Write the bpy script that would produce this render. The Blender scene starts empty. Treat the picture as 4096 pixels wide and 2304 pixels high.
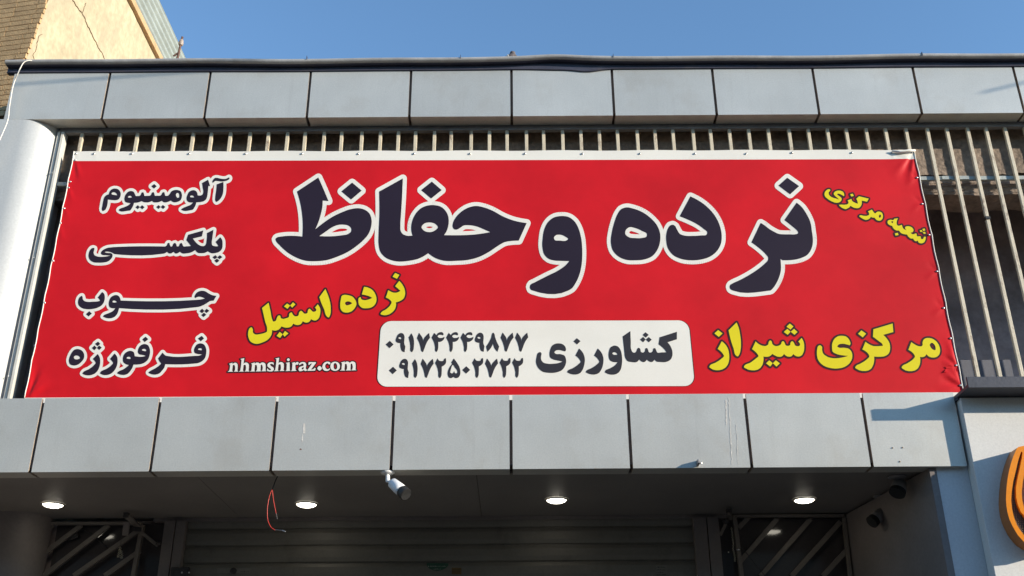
import bpy, bmesh, math, random
from mathutils import Vector, Matrix, Euler
from mathutils.geometry import tessellate_polygon, delaunay_2d_cdt
R = math.radians
sc = bpy.context.scene
col = sc.collection
# ------------------------------------------------------------------ camera
F, VPY, ROLL, CH, CD = 4200.0, 8950.0, 0.0065, 1.6, 7.5
TH = math.atan(F/VPY)
cam = bpy.data.objects.new("camera", bpy.data.cameras.new("camera"))
col.objects.link(cam)
cam.data.sensor_width = 36.0
cam.data.lens = 36.0*F/4096.0
cam.data.clip_end = 3000
cam.location = (0, -CD, CH)
cam.matrix_world = Matrix.Translation((0, -CD, CH)) @ Matrix.Rotation(R(90)+TH, 4, 'X') @ Matrix.Rotation(-ROLL, 4, 'Z')
sc.camera = cam
# ------------------------------------------------------------------ daylight
SUN = Vector((2.4, -1.0, 0.6)).normalized()
elev = math.asin(SUN.z); azi = math.atan2(SUN.x, SUN.y)
w = bpy.data.worlds.new("World"); sc.world = w; w.use_nodes = True
nt = w.node_tree
sky = nt.nodes.new('ShaderNodeTexSky'); sky.sky_type = 'NISHITA'; sky.sun_disc = False
sky.sun_elevation = elev; sky.sun_rotation = azi; sky.altitude = 1500; sky.air_density = 1.45; sky.dust_density = 0.0; sky.ozone_density = 4.0
bg = nt.nodes['Background']; bg.inputs[1].default_value = 0.15
nt.links.new(sky.outputs[0], bg.inputs[0])
sl = bpy.data.lights.new("sun", 'SUN'); sl.energy = 3.9; sl.angle = R(0.53); sl.color = (1.0, 0.90, 0.75)
so = bpy.data.objects.new("sun", sl); col.objects.link(so)
so.rotation_euler = SUN.to_track_quat('Z', 'Y').to_euler()
so.location = SUN*60
sc.view_settings.view_transform = 'Standard'; sc.view_settings.look = 'None'
sc.view_settings.exposure = 0.95; sc.view_settings.gamma = 1.0; sc.view_settings.use_curve_mapping = False

# ------------------------------------------------------------------ picture measurements -> places in the world
def ray(px, py):
    x = (px-2048)/F; y = (1152-py)/F
    c, s = math.cos(ROLL), math.sin(ROLL)
    x, y = x*c+y*s, -x*s+y*c
    return Vector((x, math.cos(TH)-y*math.sin(TH), math.sin(TH)+y*math.cos(TH)))
O = Vector((0, -CD, CH))
def P(px, py, Y=0.0): r = ray(px, py); return O + r*((Y+CD)/r.y)
def PZ(px, py, Z): r = ray(px, py); return O + r*((Z-CH)/r.z)
def PX(px, py, X): r = ray(px, py); return O + r*(X/r.x)
def PL_(px, py, x0, z0, k):   # on the leaning plane x = x0 + k*(z-z0)
    r = ray(px, py); return O + r*((x0+k*(CH-z0))/(r.x-k*r.z))

# ------------------------------------------------------------------ materials
MATS = {}
def mat(name, color, rough=0.6, metal=0.0, var=0.10, scale=3.0, bump=0.0, bscale=60.0, spec=0.5, color2=None, stretch=(1,1,1), emit=None, grain=0.04):
    m = bpy.data.materials.new(name); m.use_nodes = True; n = m.node_tree; N = n.nodes; L = n.links
    b = N['Principled BSDF']
    b.inputs['Roughness'].default_value = rough; b.inputs['Metallic'].default_value = metal
    b.inputs['Specular IOR Level'].default_value = spec
    geo = N.new('ShaderNodeNewGeometry'); mp = N.new('ShaderNodeMapping'); mp.inputs['Scale'].default_value = stretch
    L.new(geo.outputs['Position'], mp.inputs['Vector'])
    nz = N.new('ShaderNodeTexNoise'); nz.inputs['Scale'].default_value = scale; nz.inputs['Detail'].default_value = 8; nz.inputs['Roughness'].default_value = 0.6
    L.new(mp.outputs[0], nz.inputs['Vector'])
    n2 = N.new('ShaderNodeTexNoise'); n2.inputs['Scale'].default_value = bscale; n2.inputs['Detail'].default_value = 4
    L.new(geo.outputs['Position'], n2.inputs['Vector'])
    rp = N.new('ShaderNodeValToRGB'); rp.color_ramp.elements[0].position = 0.32; rp.color_ramp.elements[1].position = 0.68
    c = Vector(color)
    ca = Vector(color2) if color2 else c*(1-var)
    cb = c*(1+var*0.6)
    rp.color_ramp.elements[0].color = (*ca, 1); rp.color_ramp.elements[1].color = (*cb, 1)
    L.new(nz.outputs['Fac'], rp.inputs[0])
    mx = N.new('ShaderNodeMix'); mx.data_type = 'RGBA'; mx.blend_type = 'MULTIPLY'; mx.inputs[0].default_value = 1.0
    mr = N.new('ShaderNodeMapRange'); mr.inputs[1].default_value = 0.3; mr.inputs[2].default_value = 0.7; mr.inputs[3].default_value = 1-grain*2; mr.inputs[4].default_value = 1+grain
    L.new(n2.outputs['Fac'], mr.inputs[0]); L.new(rp.outputs[0], mx.inputs[6]); L.new(mr.outputs[0], mx.inputs[7])
    L.new(mx.outputs[2], b.inputs['Base Color'])
    if bump:
        bp = N.new('ShaderNodeBump'); bp.inputs['Strength'].default_value = bump; bp.inputs['Distance'].default_value = 0.01
        L.new(n2.outputs['Fac'], bp.inputs['Height']); L.new(bp.outputs[0], b.inputs['Normal'])
    if emit:
        b.inputs['Emission Color'].default_value = (*emit[0], 1); b.inputs['Emission Strength'].default_value = emit[1]
    MATS[name] = m
    return m
def warp(m, strength, scale, dist=0.02, stretch=(1,1,1), rough_var=0.0):
    """slow unevenness of a sheet: a second bump under the fine one"""
    n = m.node_tree; N = n.nodes; L = n.links; b = N['Principled BSDF']
    geo = N.new('ShaderNodeNewGeometry'); mp = N.new('ShaderNodeMapping'); mp.inputs['Scale'].default_value = stretch
    L.new(geo.outputs['Position'], mp.inputs['Vector'])
    nz = N.new('ShaderNodeTexNoise'); nz.inputs['Scale'].default_value = scale; nz.inputs['Detail'].default_value = 2.0
    L.new(mp.outputs[0], nz.inputs['Vector'])
    bp = N.new('ShaderNodeBump'); bp.inputs['Strength'].default_value = strength; bp.inputs['Distance'].default_value = dist
    L.new(nz.outputs['Fac'], bp.inputs['Height'])
    old = [l for l in L if l.to_socket == b.inputs['Normal']]
    if old: L.new(bp.outputs[0], old[0].from_node.inputs['Normal'])
    else: L.new(bp.outputs[0], b.inputs['Normal'])
    return m
def streaks(m, color, amount, xs=9.0, zs=0.7, lo=0.55, hi=0.8):
    """run-down dirt: noise stretched down the wall, mixed over the base colour"""
    n = m.node_tree; N = n.nodes; L = n.links; b = N['Principled BSDF']
    src = [l for l in L if l.to_socket == b.inputs['Base Color']][0].from_socket
    geo = N.new('ShaderNodeNewGeometry'); mp = N.new('ShaderNodeMapping'); mp.inputs['Scale'].default_value = (xs, xs, zs)
    L.new(geo.outputs['Position'], mp.inputs['Vector'])
    nz = N.new('ShaderNodeTexNoise'); nz.inputs['Scale'].default_value = 1.6; nz.inputs['Detail'].default_value = 9; nz.inputs['Roughness'].default_value = 0.7
    L.new(mp.outputs[0], nz.inputs['Vector'])
    mr = N.new('ShaderNodeMapRange'); mr.inputs[1].default_value = lo; mr.inputs[2].default_value = hi; mr.inputs[3].default_value = 0; mr.inputs[4].default_value = amount
    L.new(nz.outputs['Fac'], mr.inputs[0])
    mx = N.new('ShaderNodeMix'); mx.data_type = 'RGBA'
    L.new(mr.outputs[0], mx.inputs[0]); L.new(src, mx.inputs[6]); mx.inputs[7].default_value = (*color, 1)
    L.new(mx.outputs[2], b.inputs['Base Color'])
    return m

M = {}
def per_piece(m, amt):
    n = m.node_tree; N = n.nodes; L = n.links; b = N['Principled BSDF']
    src = [l for l in L if l.to_socket == b.inputs['Base Color']][0].from_socket
    oi = N.new('ShaderNodeObjectInfo'); mr = N.new('ShaderNodeMapRange'); mr.inputs[3].default_value = 1-amt; mr.inputs[4].default_value = 1+amt
    L.new(oi.outputs['Random'], mr.inputs[0]); mx = N.new('ShaderNodeMix'); mx.data_type = 'RGBA'; mx.blend_type = 'MULTIPLY'; mx.inputs[0].default_value = 1
    L.new(src, mx.inputs[6]); L.new(mr.outputs[0], mx.inputs[7]); L.new(mx.outputs[2], b.inputs['Base Color']); return m
M['panel'] = streaks(warp(mat('silver_cladding', (0.60, 0.585, 0.53), 0.42, 0.42, 0.10, 1.3, 0.04, 90), 0.4, 1.4, 0.02), (0.30, 0.26, 0.22), 0.22)
streaks(M['panel'], (0.70, 0.68, 0.64), 0.35, 14, 0.5, 0.58, 0.8); streaks(M['panel'], (0.42, 0.36, 0.28), 0.45, 1.1, 1.0, 0.52, 0.75); per_piece(M['panel'], 0.05)
M['panel_edge'] = mat('cladding_edge', (0.40, 0.32, 0.25), 0.7, 0.1, 0.35, 25, 0.3, 80)
M['gap'] = mat('joint_backing', (0.17, 0.14, 0.12), 0.9)
M['cap'] = streaks(mat('navy_sheet_metal', (0.070, 0.072, 0.105), 0.45, 0.2, 0.2, 4, 0.15, 60), (0.20, 0.17, 0.14), 0.5, 3, 3)
M['cap_roll'] = streaks(mat('lit_weathered_roll', (0.38, 0.37, 0.36), 0.6, 0.1, 0.25, 6, 0.15, 60), (0.24, 0.20, 0.15), 0.5, 3, 3)  # lighter than the band: light on the rolled edge is put into its colour
M['soffit'] = warp(mat('soffit_sheet', (0.235, 0.215, 0.198), 0.5, 0.1, 0.12, 1.2, 0.1, 60), 0.3, 1.5)
M['concrete'] = mat('raw_concrete', (0.28, 0.215, 0.165), 0.9, 0, 0.35, 6, 1.0, 28, grain=0.12)
M['dark_wall'] = mat('sooty_inner_wall', (0.46, 0.37, 0.34), 0.95, 0, 0.4, 2.5, 0.4, 30)
M['bar'] = streaks(mat('cream_painted_steel', (0.65, 0.57, 0.43), 0.5, 0.0, 0.16, 7, 0.2, 120), (0.15, 0.08, 0.045), 0.9, 11, 4, 0.55, 0.70)
M['rail'] = mat('grey_green_painted_rail', (0.36, 0.39, 0.37), 0.55, 0.1, 0.2, 6, 0.2, 90)
M['rail_dark'] = mat('grey_steel_channel', (0.27, 0.26, 0.26), 0.55, 0.3, 0.2, 6, 0.2, 90)
M['white_frame'] = streaks(mat('white_painted_profile', (0.62, 0.60, 0.54), 0.45, 0, 0.1, 5, 0.15, 90), (0.30, 0.20, 0.10), 0.7, 12, 2, 0.6, 0.75)
M['column'] = warp(mat('silver_column_sheet', (0.56, 0.56, 0.535), 0.38, 0.25, 0.05, 1, 0.05, 60), 0.15, 1.0)
WB = dict(scale=1.2, bump=0.10, bscale=260, grain=0.02, spec=0.17)
def vinyl(name, c, var=0.05):
    return warp(mat(name, c, 0.50, 0.0, var, **WB), 0.80, 1.0, 0.03, (0.55, 1, 1.7))
M['red'] = vinyl('red_banner_vinyl', (0.61, 0.009, 0.0155), 0.16)
M['white'] = vinyl('white_print', (0.80, 0.77, 0.70))
M['dark'] = vinyl('blue_black_print', (0.022, 0.015, 0.028))
M['ink'] = vinyl('black_print', (0.035, 0.034, 0.042))
M['brown'] = vinyl('dark_brown_print', (0.045, 0.016, 0.018))
M['yellow'] = vinyl('yellow_print', (0.74, 0.63, 0.018))
M['screw'] = mat('zinc_screw', (0.6, 0.6, 0.6), 0.3, 0.9)
M['brick'] = mat('tan_brick', (0.52, 0.335, 0.165), 0.85, 0, 0.15, 14, 0.6, 70, grain=0.08)
per_piece(M['brick'], 0.10)
M['mortar'] = mat('brown_mortar', (0.16, 0.095, 0.045), 0.95, 0, 0.3, 20, 0.5, 60)
M['plaster'] = streaks(mat('cream_plaster', (0.52, 0.43, 0.28), 0.9, 0, 0.22, 1.4, 0.8, 16, grain=0.09), (0.37, 0.31, 0.21), 0.9, 2.2, 0.9, 0.46, 0.66)
M['coping'] = mat('ochre_coping', (0.52, 0.33, 0.17), 0.85, 0, 0.2, 10, 0.5, 60)
M['zinc'] = streaks(mat('galvanised_sheet', (0.44, 0.48, 0.45), 0.5, 0.3, 0.12, 5, 0.15, 70), (0.30, 0.30, 0.24), 0.5, 5, 5)
M['rust'] = mat('rusty_rod', (0.16, 0.085, 0.065), 0.85, 0.2, 0.3, 20, 0.6, 80)
M['ceramic'] = mat('pale_insulator', (0.36, 0.29, 0.24), 0.5)
M['crack'] = mat('crack_dark', (0.16, 0.10, 0.05), 0.95)
M['cable_white'] = mat('white_cable', (0.74, 0.70, 0.62), 0.5)
M['cable_red'] = mat('red_cable', (0.62, 0.05, 0.035), 0.4)
M['cable_black'] = mat('black_cable', (0.02, 0.02, 0.02), 0.5)
M['shutter'] = streaks(mat('roller_shutter_slat', (0.175, 0.163, 0.138), 0.5, 0.15, 0.12, 2, 0.1, 60), (0.05, 0.045, 0.035), 0.5, 3, 3)
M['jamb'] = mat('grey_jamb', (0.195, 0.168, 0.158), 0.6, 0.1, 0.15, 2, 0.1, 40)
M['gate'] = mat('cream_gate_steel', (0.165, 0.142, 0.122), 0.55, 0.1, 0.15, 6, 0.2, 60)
M['iron'] = mat('dark_ironmongery', (0.06, 0.055, 0.055), 0.6, 0.5, 0.3, 20, 0.3, 80)
M['chain'] = mat('bright_chain', (0.55, 0.52, 0.42), 0.3, 0.9)
M['glass'] = mat('dark_shop_glass', (0.06, 0.052, 0.052), 0.08, 0.0, 0.05, spec=0.5)
M['cam_white'] = mat('white_camera_shell', (0.80, 0.80, 0.80), 0.35, 0, 0.04)
M['cam_shaded'] = mat('shaded_camera_shell', (0.20, 0.19, 0.19), 0.5, 0, 0.1)  # white shell darkened: the soffit's shade is put into its colour
M['cam_black'] = mat('black_camera_hood', (0.014, 0.014, 0.014), 0.6, 0, 0.1)
M['lens'] = mat('camera_lens_glass', (0.02, 0.02, 0.03), 0.05, 0, 0, spec=0.9)
M['lamp'] = mat('lit_downlight_disc', (0.9, 0.88, 0.8), 0.5, emit=((1.0, 0.93, 0.78), 5.0))
M['lamp_ring'] = mat('chrome_light_ring', (0.72, 0.70, 0.62), 0.25, 0.6)
M['slate'] = mat('slate_grey_ledge', (0.060, 0.064, 0.082), 0.5, 0.2, 0.15, 4, 0.15, 50)
M['signbox'] = mat('white_composite_panel', (0.66, 0.65, 0.62), 0.45, 0, 0.04, 2, 0.05, 90)
M['pilaster'] = mat('pale_side_panel', (0.58, 0.59, 0.60), 0.45, 0.05, 0.05, 2, 0.08, 60)
M['orange'] = mat('orange_acrylic', (0.80, 0.25, 0.001), 0.3, 0, 0.03)
M['orange_side'] = mat('brown_orange_return', (0.42, 0.15, 0.035), 0.45, 0, 0.1)
M['track'] = mat('dark_led_track', (0.045, 0.03, 0.022), 0.6)
M['stud'] = mat('led_bead', (0.30, 0.26, 0.2), 0.2)
M['sticker_green'] = mat('dark_green_sticker', (0.018, 0.07, 0.04), 0.5)
M['sticker_brown'] = mat('brown_sticker', (0.14, 0.085, 0.02), 0.5)
M['sticker_grey'] = mat('grey_paper_label', (0.21, 0.2, 0.17), 0.6)
M['sticker_text'] = mat('pale_sticker_print', (0.32, 0.34, 0.30), 0.5)
M['feather'] = mat('grey_pigeon_feather', (0.12, 0.10, 0.10), 0.8, 0, 0.35, 60, 0.3, 200)
M['feather_dark'] = mat('dark_pigeon_feather', (0.035, 0.035, 0.06), 0.7, 0, 0.2, 60)
M['feather_white'] = mat('white_pigeon_feather', (0.62, 0.6, 0.56), 0.8, 0, 0.2, 60)
M['asphalt'] = mat('asphalt', (0.045, 0.043, 0.04), 0.9, 0, 0.25, 2, 0.6, 60)
M['paving'] = mat('paving', (0.14, 0.13, 0.115), 0.85, 0, 0.2, 3, 0.4, 40)
M['side_block'] = mat('grey_block', (0.13, 0.135, 0.16), 0.8)
M['plain'] = mat('plain_render_wall', (0.34, 0.30, 0.25), 0.9, 0, 0.15, 2, 0.3, 30)
M['stain'] = mat('dry_white_stain', (0.66, 0.63, 0.58), 0.8, 0, 0.3, 40)
M['chip'] = mat('rust_brown_chip', (0.16, 0.07, 0.045), 0.8)

# ------------------------------------------------------------------ mesh helpers
class MB:
    def __init__(s): s.v = []; s.f = []; s.m = []; s.smooth = False
    def quad(s, a, b, c, d, m=0): s.poly([a, b, c, d], m)
    def poly(s, pts, m=0):
        i = len(s.v); s.v += [Vector(p) for p in pts]; s.f.append(tuple(range(i, i+len(pts)))); s.m.append(m)
    def hexa(s, p, m=0):   # p: 8 corners, bottom ring 0-3, top ring 4-7
        i = len(s.v); s.v += [Vector(q) for q in p]
        for f in ((3,2,1,0),(4,5,6,7),(0,1,5,4),(1,2,6,5),(2,3,7,6),(3,0,4,7)): s.f.append(tuple(i+k for k in f)); s.m.append(m)
    def box(s, x0, x1, y0, y1, z0, z1, m=0):
        s.hexa([(x0,y0,z0),(x1,y0,z0),(x1,y1,z0),(x0,y1,z0),(x0,y0,z1),(x1,y0,z1),(x1,y1,z1),(x0,y1,z1)], m)
    def bar(s, a, b, wd, dp, up=(0,1,0), m=0):   # rectangular bar from a to b; dp along `up`
        a = Vector(a); b = Vector(b); d = (b-a).normalized(); u = Vector(up); u = (u-d*u.dot(d)).normalized(); r = d.cross(u)
        c = [(-1,-1),(1,-1),(1,1),(-1,1)]
        s.hexa([a+r*x*wd/2+u*y*dp/2 for x, y in c]+[b+r*x*wd/2+u*y*dp/2 for x, y in c], m)
    def tube(s, pts, rad, n=8, m=0, caps=True):
        pts = [Vector(p) for p in pts]; rr = rad if isinstance(rad, (list, tuple)) else [rad]*len(pts)
        i0 = len(s.v); u = None
        for k, p in enumerate(pts):
            d = (pts[min(k+1, len(pts)-1)]-pts[max(k-1, 0)]).normalized()
            if u is None: u = d.orthogonal().normalized()
            u = (u-d*u.dot(d)).normalized(); r = d.cross(u)
            for j in range(n):
                t = 2*math.pi*j/n; s.v.append(p+(u*math.cos(t)+r*math.sin(t))*rr[k])
        for k in range(len(pts)-1):
            for j in range(n):
                a = i0+k*n+j; b = i0+k*n+(j+1) % n; s.f.append((a, b, b+n, a+n)); s.m.append(m)
        if caps:
            s.f.append(tuple(i0+j for j in reversed(range(n)))); s.m.append(m)
            s.f.append(tuple(i0+(len(pts)-1)*n+j for j in range(n))); s.m.append(m)
    def ball(s, c, r, m=0, n=10, k=6, sc3=(1,1,1), rot=None):
        c = Vector(c); i0 = len(s.v)
        for a in range(k+1):
            ph = math.pi*a/k
            for b in range(n):
                t = 2*math.pi*b/n; q = Vector((math.sin(ph)*math.cos(t)*sc3[0], math.sin(ph)*math.sin(t)*sc3[1], math.cos(ph)*sc3[2]))*r
                if rot: q = rot @ q
                s.v.append(c+q)
        for a in range(k):
            for b in range(n):
                p = i0+a*n+b; q = i0+a*n+(b+1) % n; s.f.append((p, p+n, q+n, q)); s.m.append(m)
    def build(s, name, mats, parent=None, smooth=False, bevel=0, **props):
        me = bpy.data.meshes.new(name); me.from_pydata([tuple(v) for v in s.v], [], s.f)
        for m in (mats if isinstance(mats, (list, tuple)) else [mats]): me.materials.append(m)
        me.polygons.foreach_set('material_index', s.m)
        if smooth: me.polygons.foreach_set('use_smooth', [True]*len(me.polygons))
        if smooth:
            bm = bmesh.new(); bm.from_mesh(me); bmesh.ops.remove_doubles(bm, verts=bm.verts, dist=1e-5); bm.to_mesh(me); bm.free()
        me.update()
        o = bpy.data.objects.new(name, me); col.objects.link(o)
        if bevel:
            b = o.modifiers.new('edge', 'BEVEL'); b.width = bevel; b.segments = 2; b.limit_method = 'ANGLE'
        if parent is not None: put(o, parent)
        for k, v in props.items(): o[k] = v
        return o
def base(o):
    q = Vector((0, 0, 0))
    while o: q += o.location; o = o.parent
    return q
def put(o, parent):
    """child of an unrotated parent, kept where it stands"""
    o.parent = parent; o.location = o.location - base(parent)
def thing(name, label, cat, loc=(0,0,0), group=None):
    o = bpy.data.objects.new(name, None); o.empty_display_size = 0.1; col.objects.link(o); o.location = loc
    return tag(o, label, cat, group)
def tag(o, label, cat, group=None):
    o['label'] = label; o['category'] = cat
    if group: o['group'] = group
    return o
rng = random.Random(7)

# ------------------------------------------------------------------ levels of the shop front (metres)
Z_UT, Z_UB = 7.225, 6.742        # upper cladding band
Z_LT, Z_LB = 4.228, 3.660        # lower cladding band
PW = 0.8765                      # cladding panel pitch
X0 = -3.4985                     # first upper joint
Y_BAN = 0.12                     # the banner hangs on the front of the grille
Y_BAR = 0.145
# ================================================================== setting
g = MB(); g.quad((-400,-400,0),(400,-400,0),(400,400,0),(-400,400,0)); g.build('ground', M['asphalt'], kind='structure')
g = MB(); g.box(-14, 14, -3.2, 6, 0.0, 0.13); g.build('pavement', M['paving'], kind='structure')

# far side of the street, behind the camera: it shows in the shop glass
x = -46
for k in range(11):
    wd = rng.uniform(7, 10); h = rng.uniform(9.5, 11.5)
    t = thing('street_house', 'plain rendered house on the far side of the street, behind the viewer', 'house', (x+wd/2, -24, 0), 'houses across the street')
    b = MB(); b.box(x, x+wd-0.02, -32, -24+rng.uniform(-.4, .4), 0.0, h); b.build('house_wall', M['plain'], t)
    b = MB()
    for i in range(3):
        for zz in (1.2, 4.0, 7.0): b.box(x+1+i*2.2, x+2.3+i*2.2, -23.55, -23.5, zz, zz+1.4)
    b.build('windows', M['glass'], t)['kind'] = 'stuff'
    x += wd

# ================================================================== the shop building
shop = thing('shop_building', 'shop front clad in silver panels above and below the red banner', 'building', (0, 1.5, 0.13))
XL, XR = -4.30, 6.2
YB = 1.56
def panel_run(x_edges, z0, z1, depth, lip, name='cladding_panel'):
    """tray panels, each its own piece, with an open joint between"""
    gp = 0.0115
    for i in range(len(x_edges)-1):
        a, b = x_edges[i]+gp, x_edges[i+1]-gp
        t = MB(); j = [rng.uniform(-0.0008, 0.0008) for _ in range(4)]
        # front, returned edges and the underside lip, 3 mm folded sheet
        c = [(a, j[0], z0), (b, j[1], z0), (b, j[2], z1), (a, j[3], z1)]
        t.quad(*c, m=0)
        bd = 0.022
        t.quad((a, j[0], z0), (a, j[3], z1), (a, bd, z1), (a, bd, z0), m=1)
        t.quad((b, j[1], z0), (b, bd, z0), (b, bd, z1), (b, j[2], z1), m=1)
        t.quad((a, j[3], z1), (b, j[2], z1), (b, bd, z1), (a, bd, z1), m=0)
        t.quad((a, lip, z0), (b, lip, z0), (b, j[1], z0), (a, j[0], z0), m=0)
        t.quad((a, j[0], z0), (a, bd, z0+0.035), (a, lip, z0+0.035), (a, lip, z0), m=1)
        t.quad((b, lip, z0), (b, lip, z0+0.035), (b, bd, z0+0.035), (b, j[1], z0), m=1)
        t.build(name, [M['panel'], M['panel_edge']], shop, bevel=0.002)
ue = [P(23, 380, 0).x] + [X0+PW*k for k in range(10)] + [X0+PW*10, X0+PW*11]
ue[0] = -4.345
panel_run(ue, Z_UB, Z_UT+0.04, 0.14, 0.137)
x_end = P(3836, 1720, 0).x
le = [-7.04, -6.165, -5.287, -4.406] + [-3.5295+0.8788*k for k in range(8)] + [x_end+0.02]
panel_run(le, Z_LB, Z_LT, 0.16, 0.16)
b = MB()
b.box(-4.335, XR, 0.023, 0.13, Z_UB+0.036, Z_UT+0.02)
b.box(-7.0, x_end, 0.023, 0.11, Z_LB+0.036, Z_LT-0.03)
b.box(-7.0, x_end, 0.11, 0.155, Z_LB+0.036, Z_LT-0.13)
b.build('joint_backing', M['gap'], shop)

# capping along the roof edge: folded band with a rolled lip, dented near the middle
b = MB(); xs = [P(22, 250, 0).x + 0.04]
while xs[-1] < XR: xs.append(xs[-1]+0.06)
def dent(x):
    u = (x-P(2215, 240).x)
    d = 0.014*math.exp(-(u/0.22)**2); s = -0.028*math.exp(-((x-P(2350, 270).x)/0.13)**2) - 0.010*math.exp(-((x-P(2230, 270).x)/0.2)**2)
    q = 0.006*math.sin(x*1.7+1)+0.004*math.sin(x*4.1)
    return d+q, s+0.3*q
prof = []
for x in xs:
    d, s = dent(x); zt = 7.315+d
    ring = [(-0.055, zt-0.044)]
    for k in range(9):
        t = math.pi*(-0.5)+math.pi*1.15*k/8
        ring.append((-0.062-0.021*math.cos(t), zt-0.021+0.021*math.sin(t)))
    ring += [(0.10, zt-0.012)]
    low = [(-0.055, zt-0.044), (-0.008, zt-0.044), (-0.008, 7.240+s), (-0.014, 7.224+s), (-0.006, 7.220+s), (0.034, 7.222+s)]
    prof.append(([Vector((x, y, z)) for y, z in ring], [Vector((x, y, z)) for y, z in low]))
for i in range(len(prof)-1):
    for which in (0, 1):
        A, B = prof[i][which], prof[i+1][which]
        for k in range(len(A)-1): b.quad(A[k], B[k], B[k+1], A[k+1], 1-which)
for e, s in ((0, 1), (-1, -1)):
    A = prof[e][1] + [Vector((prof[e][0][0].x, 0.10, 7.30))] + prof[e][0][1:-1][::-1]
    b.poly(A if s < 0 else A[::-1])
b.build('roof_capping', [M['cap'], M['cap_roll']], shop, smooth=False)
for px in (1230, 2452, 1843, 3686):
    q = P(px, 238, -0.05); s = MB(); s.box(q.x-0.002, q.x+0.002, -0.088, -0.06, 7.29, 7.325); s.build('capping_clip', M['cap'], shop)

# body of the building behind the front
b = MB()
b.box(-4.25, XR, 0.14, 9.0, 7.05, 7.28)                                  # roof slab
b.box(-4.25, -4.0, 0.30, 9.0, Z_LT-0.32, 7.05); b.box(-7.0, -6.8, YB+0.001, 9.0, 0.13, Z_LT-0.4); b.box(XR-0.2, XR, 0.31, 9.0, 0.13, 7.05)
b.box(-4.0, XR-0.2, 8.8, 9.0, 0.13, 7.05)
b.build('body_wall', M['plain'], shop)
# room behind the grille
zs = P(2048, 783, 0.30).z
b = MB()
b.box(-4.0, XR-0.2, 1.3, 1.4, Z_LT-0.2, 7.05)
b.box(-4.0, XR-0.2, 0.35, 3.0, Z_LT-0.30, Z_LT-0.2)
b.box(-3.99, -3.90, 0.5, 3.0, Z_LT-0.2, 7.049)
b.build('inner_wall', M['dark_wall'], shop)
b.v = []; b.f = []; b.m = []
q_ = P(3868, 1440, 0.45); b.box(q_.x-1.5, q_.x+0.35, 0.45, 0.55, Z_LT-0.2, q_.z); b.build('low_inner_wall', M['side_block'], shop)
# rough concrete face and beam just behind the bars
b = MB(); nx, nz = 150, 18
z_rail = P(3800, 717, 0.24).z
for (za, zb, yy, amp) in ((P(3800, 700, 0.27).z, 7.05, 0.29, 0.002), (P(3800, 786, 0.27).z, P(3800, 716, 0.27).z-0.0, 0.255, 0.006)):
    rows = []
    for k in range(nz+1):
        row = []
        for i in range(nx+1):
            x = -3.95+i*(XR+3.7)/nx; z = za+(zb-za)*k/nz
            e = rng.uniform(-1, 1)
            row.append(Vector((x, yy+amp*e, z + (0.018*rng.random()*(1+math.sin(x*9)) if k == 0 else 0))))
        rows.append(row)
    for k in range(nz):
        for i in range(nx): b.quad(rows[k][i], rows[k][i+1], rows[k+1][i+1], rows[k+1][i])
    for i in range(nx): b.quad(rows[0][i]+Vector((0, 0.3, 0)), rows[0][i+1]+Vector((0, 0.3, 0)), rows[0][i+1], rows[0][i])
b.build('concrete_beam', M['concrete'], shop)

# soffit over the entrance: sheets with narrow seams, each its own piece

seams = [-7.0, PZ(880, 2000, Z_LB).x, PZ(1915, 1980, Z_LB).x, 3.02+0.1]
zsf = Z_LB+0.012
for i in range(3):
    t = MB(); t.box(seams[i]+0.002, seams[i+1]-0.002, 0.165, YB, zsf, zsf+0.02); t.build('soffit_sheet', M['soffit'], shop)
b = MB(); b.box(-7.0, 3.3, 0.17, YB, zsf+0.03, zsf+0.1); b.build('soffit_backing', M['gap'], shop)

# curved silver column sheet under the upper band, left
b = MB(); rc = 0.26; xc = P(92, 478, 0).x; n = 16
pts = [(-5.2, -0.0), (xc, 0.0)] + [(xc+rc*math.sin(t), rc-rc*math.cos(t)) for t in [math.pi/2*k/n for k in range(1, n+1)]] + [(xc+rc, 0.4)]
for k in range(len(pts)-1):
    (x1, y1), (x2, y2) = pts[k], pts[k+1]
    b.quad((x1, y1, Z_LT-0.02), (x2, y2, Z_LT-0.02), (x2, y2, Z_UB+0.002), (x1, y1, Z_UB+0.002))
o = b.build('curved_column_cladding', M['column'], shop, smooth=True)
# lower, deeper column at the left end of the entrance
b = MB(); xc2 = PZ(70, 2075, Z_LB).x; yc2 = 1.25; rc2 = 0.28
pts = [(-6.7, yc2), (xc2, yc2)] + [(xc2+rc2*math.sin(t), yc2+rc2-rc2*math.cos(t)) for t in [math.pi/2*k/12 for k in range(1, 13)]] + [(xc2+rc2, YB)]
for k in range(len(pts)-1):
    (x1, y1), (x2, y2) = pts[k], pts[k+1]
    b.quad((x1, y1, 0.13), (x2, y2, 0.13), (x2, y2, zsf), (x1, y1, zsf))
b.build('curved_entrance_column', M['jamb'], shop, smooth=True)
# front pier left, outside the frame: keeps the entrance shaded and carries the band
b = MB(); b.box(-7.0, -6.7, 0.04, YB, 0.13, Z_LB-0.002); b.build('left_pier', M['plain'], shop)

# right return wall of the entrance, running back at a slight angle
q0 = PZ(3712, 1875, Z_LB); q1 = PZ(3390, 2050, Z_LB)
b = MB()
xa, ya = q0.x, 0.045
xb, yb = q1.x, YB
b.hexa([(xa,ya,0.13),(xa+0.05,ya,0.13),(xb+0.5,yb,0.13),(xb,yb,0.13),(xa,ya,Z_LB-0.003),(xa+0.05,ya,Z_LB-0.003),(xb+0.5,yb,Z_LB-0.003),(xb,yb,Z_LB-0.003)])
b.build('return_wall', M['jamb'], shop)
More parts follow.
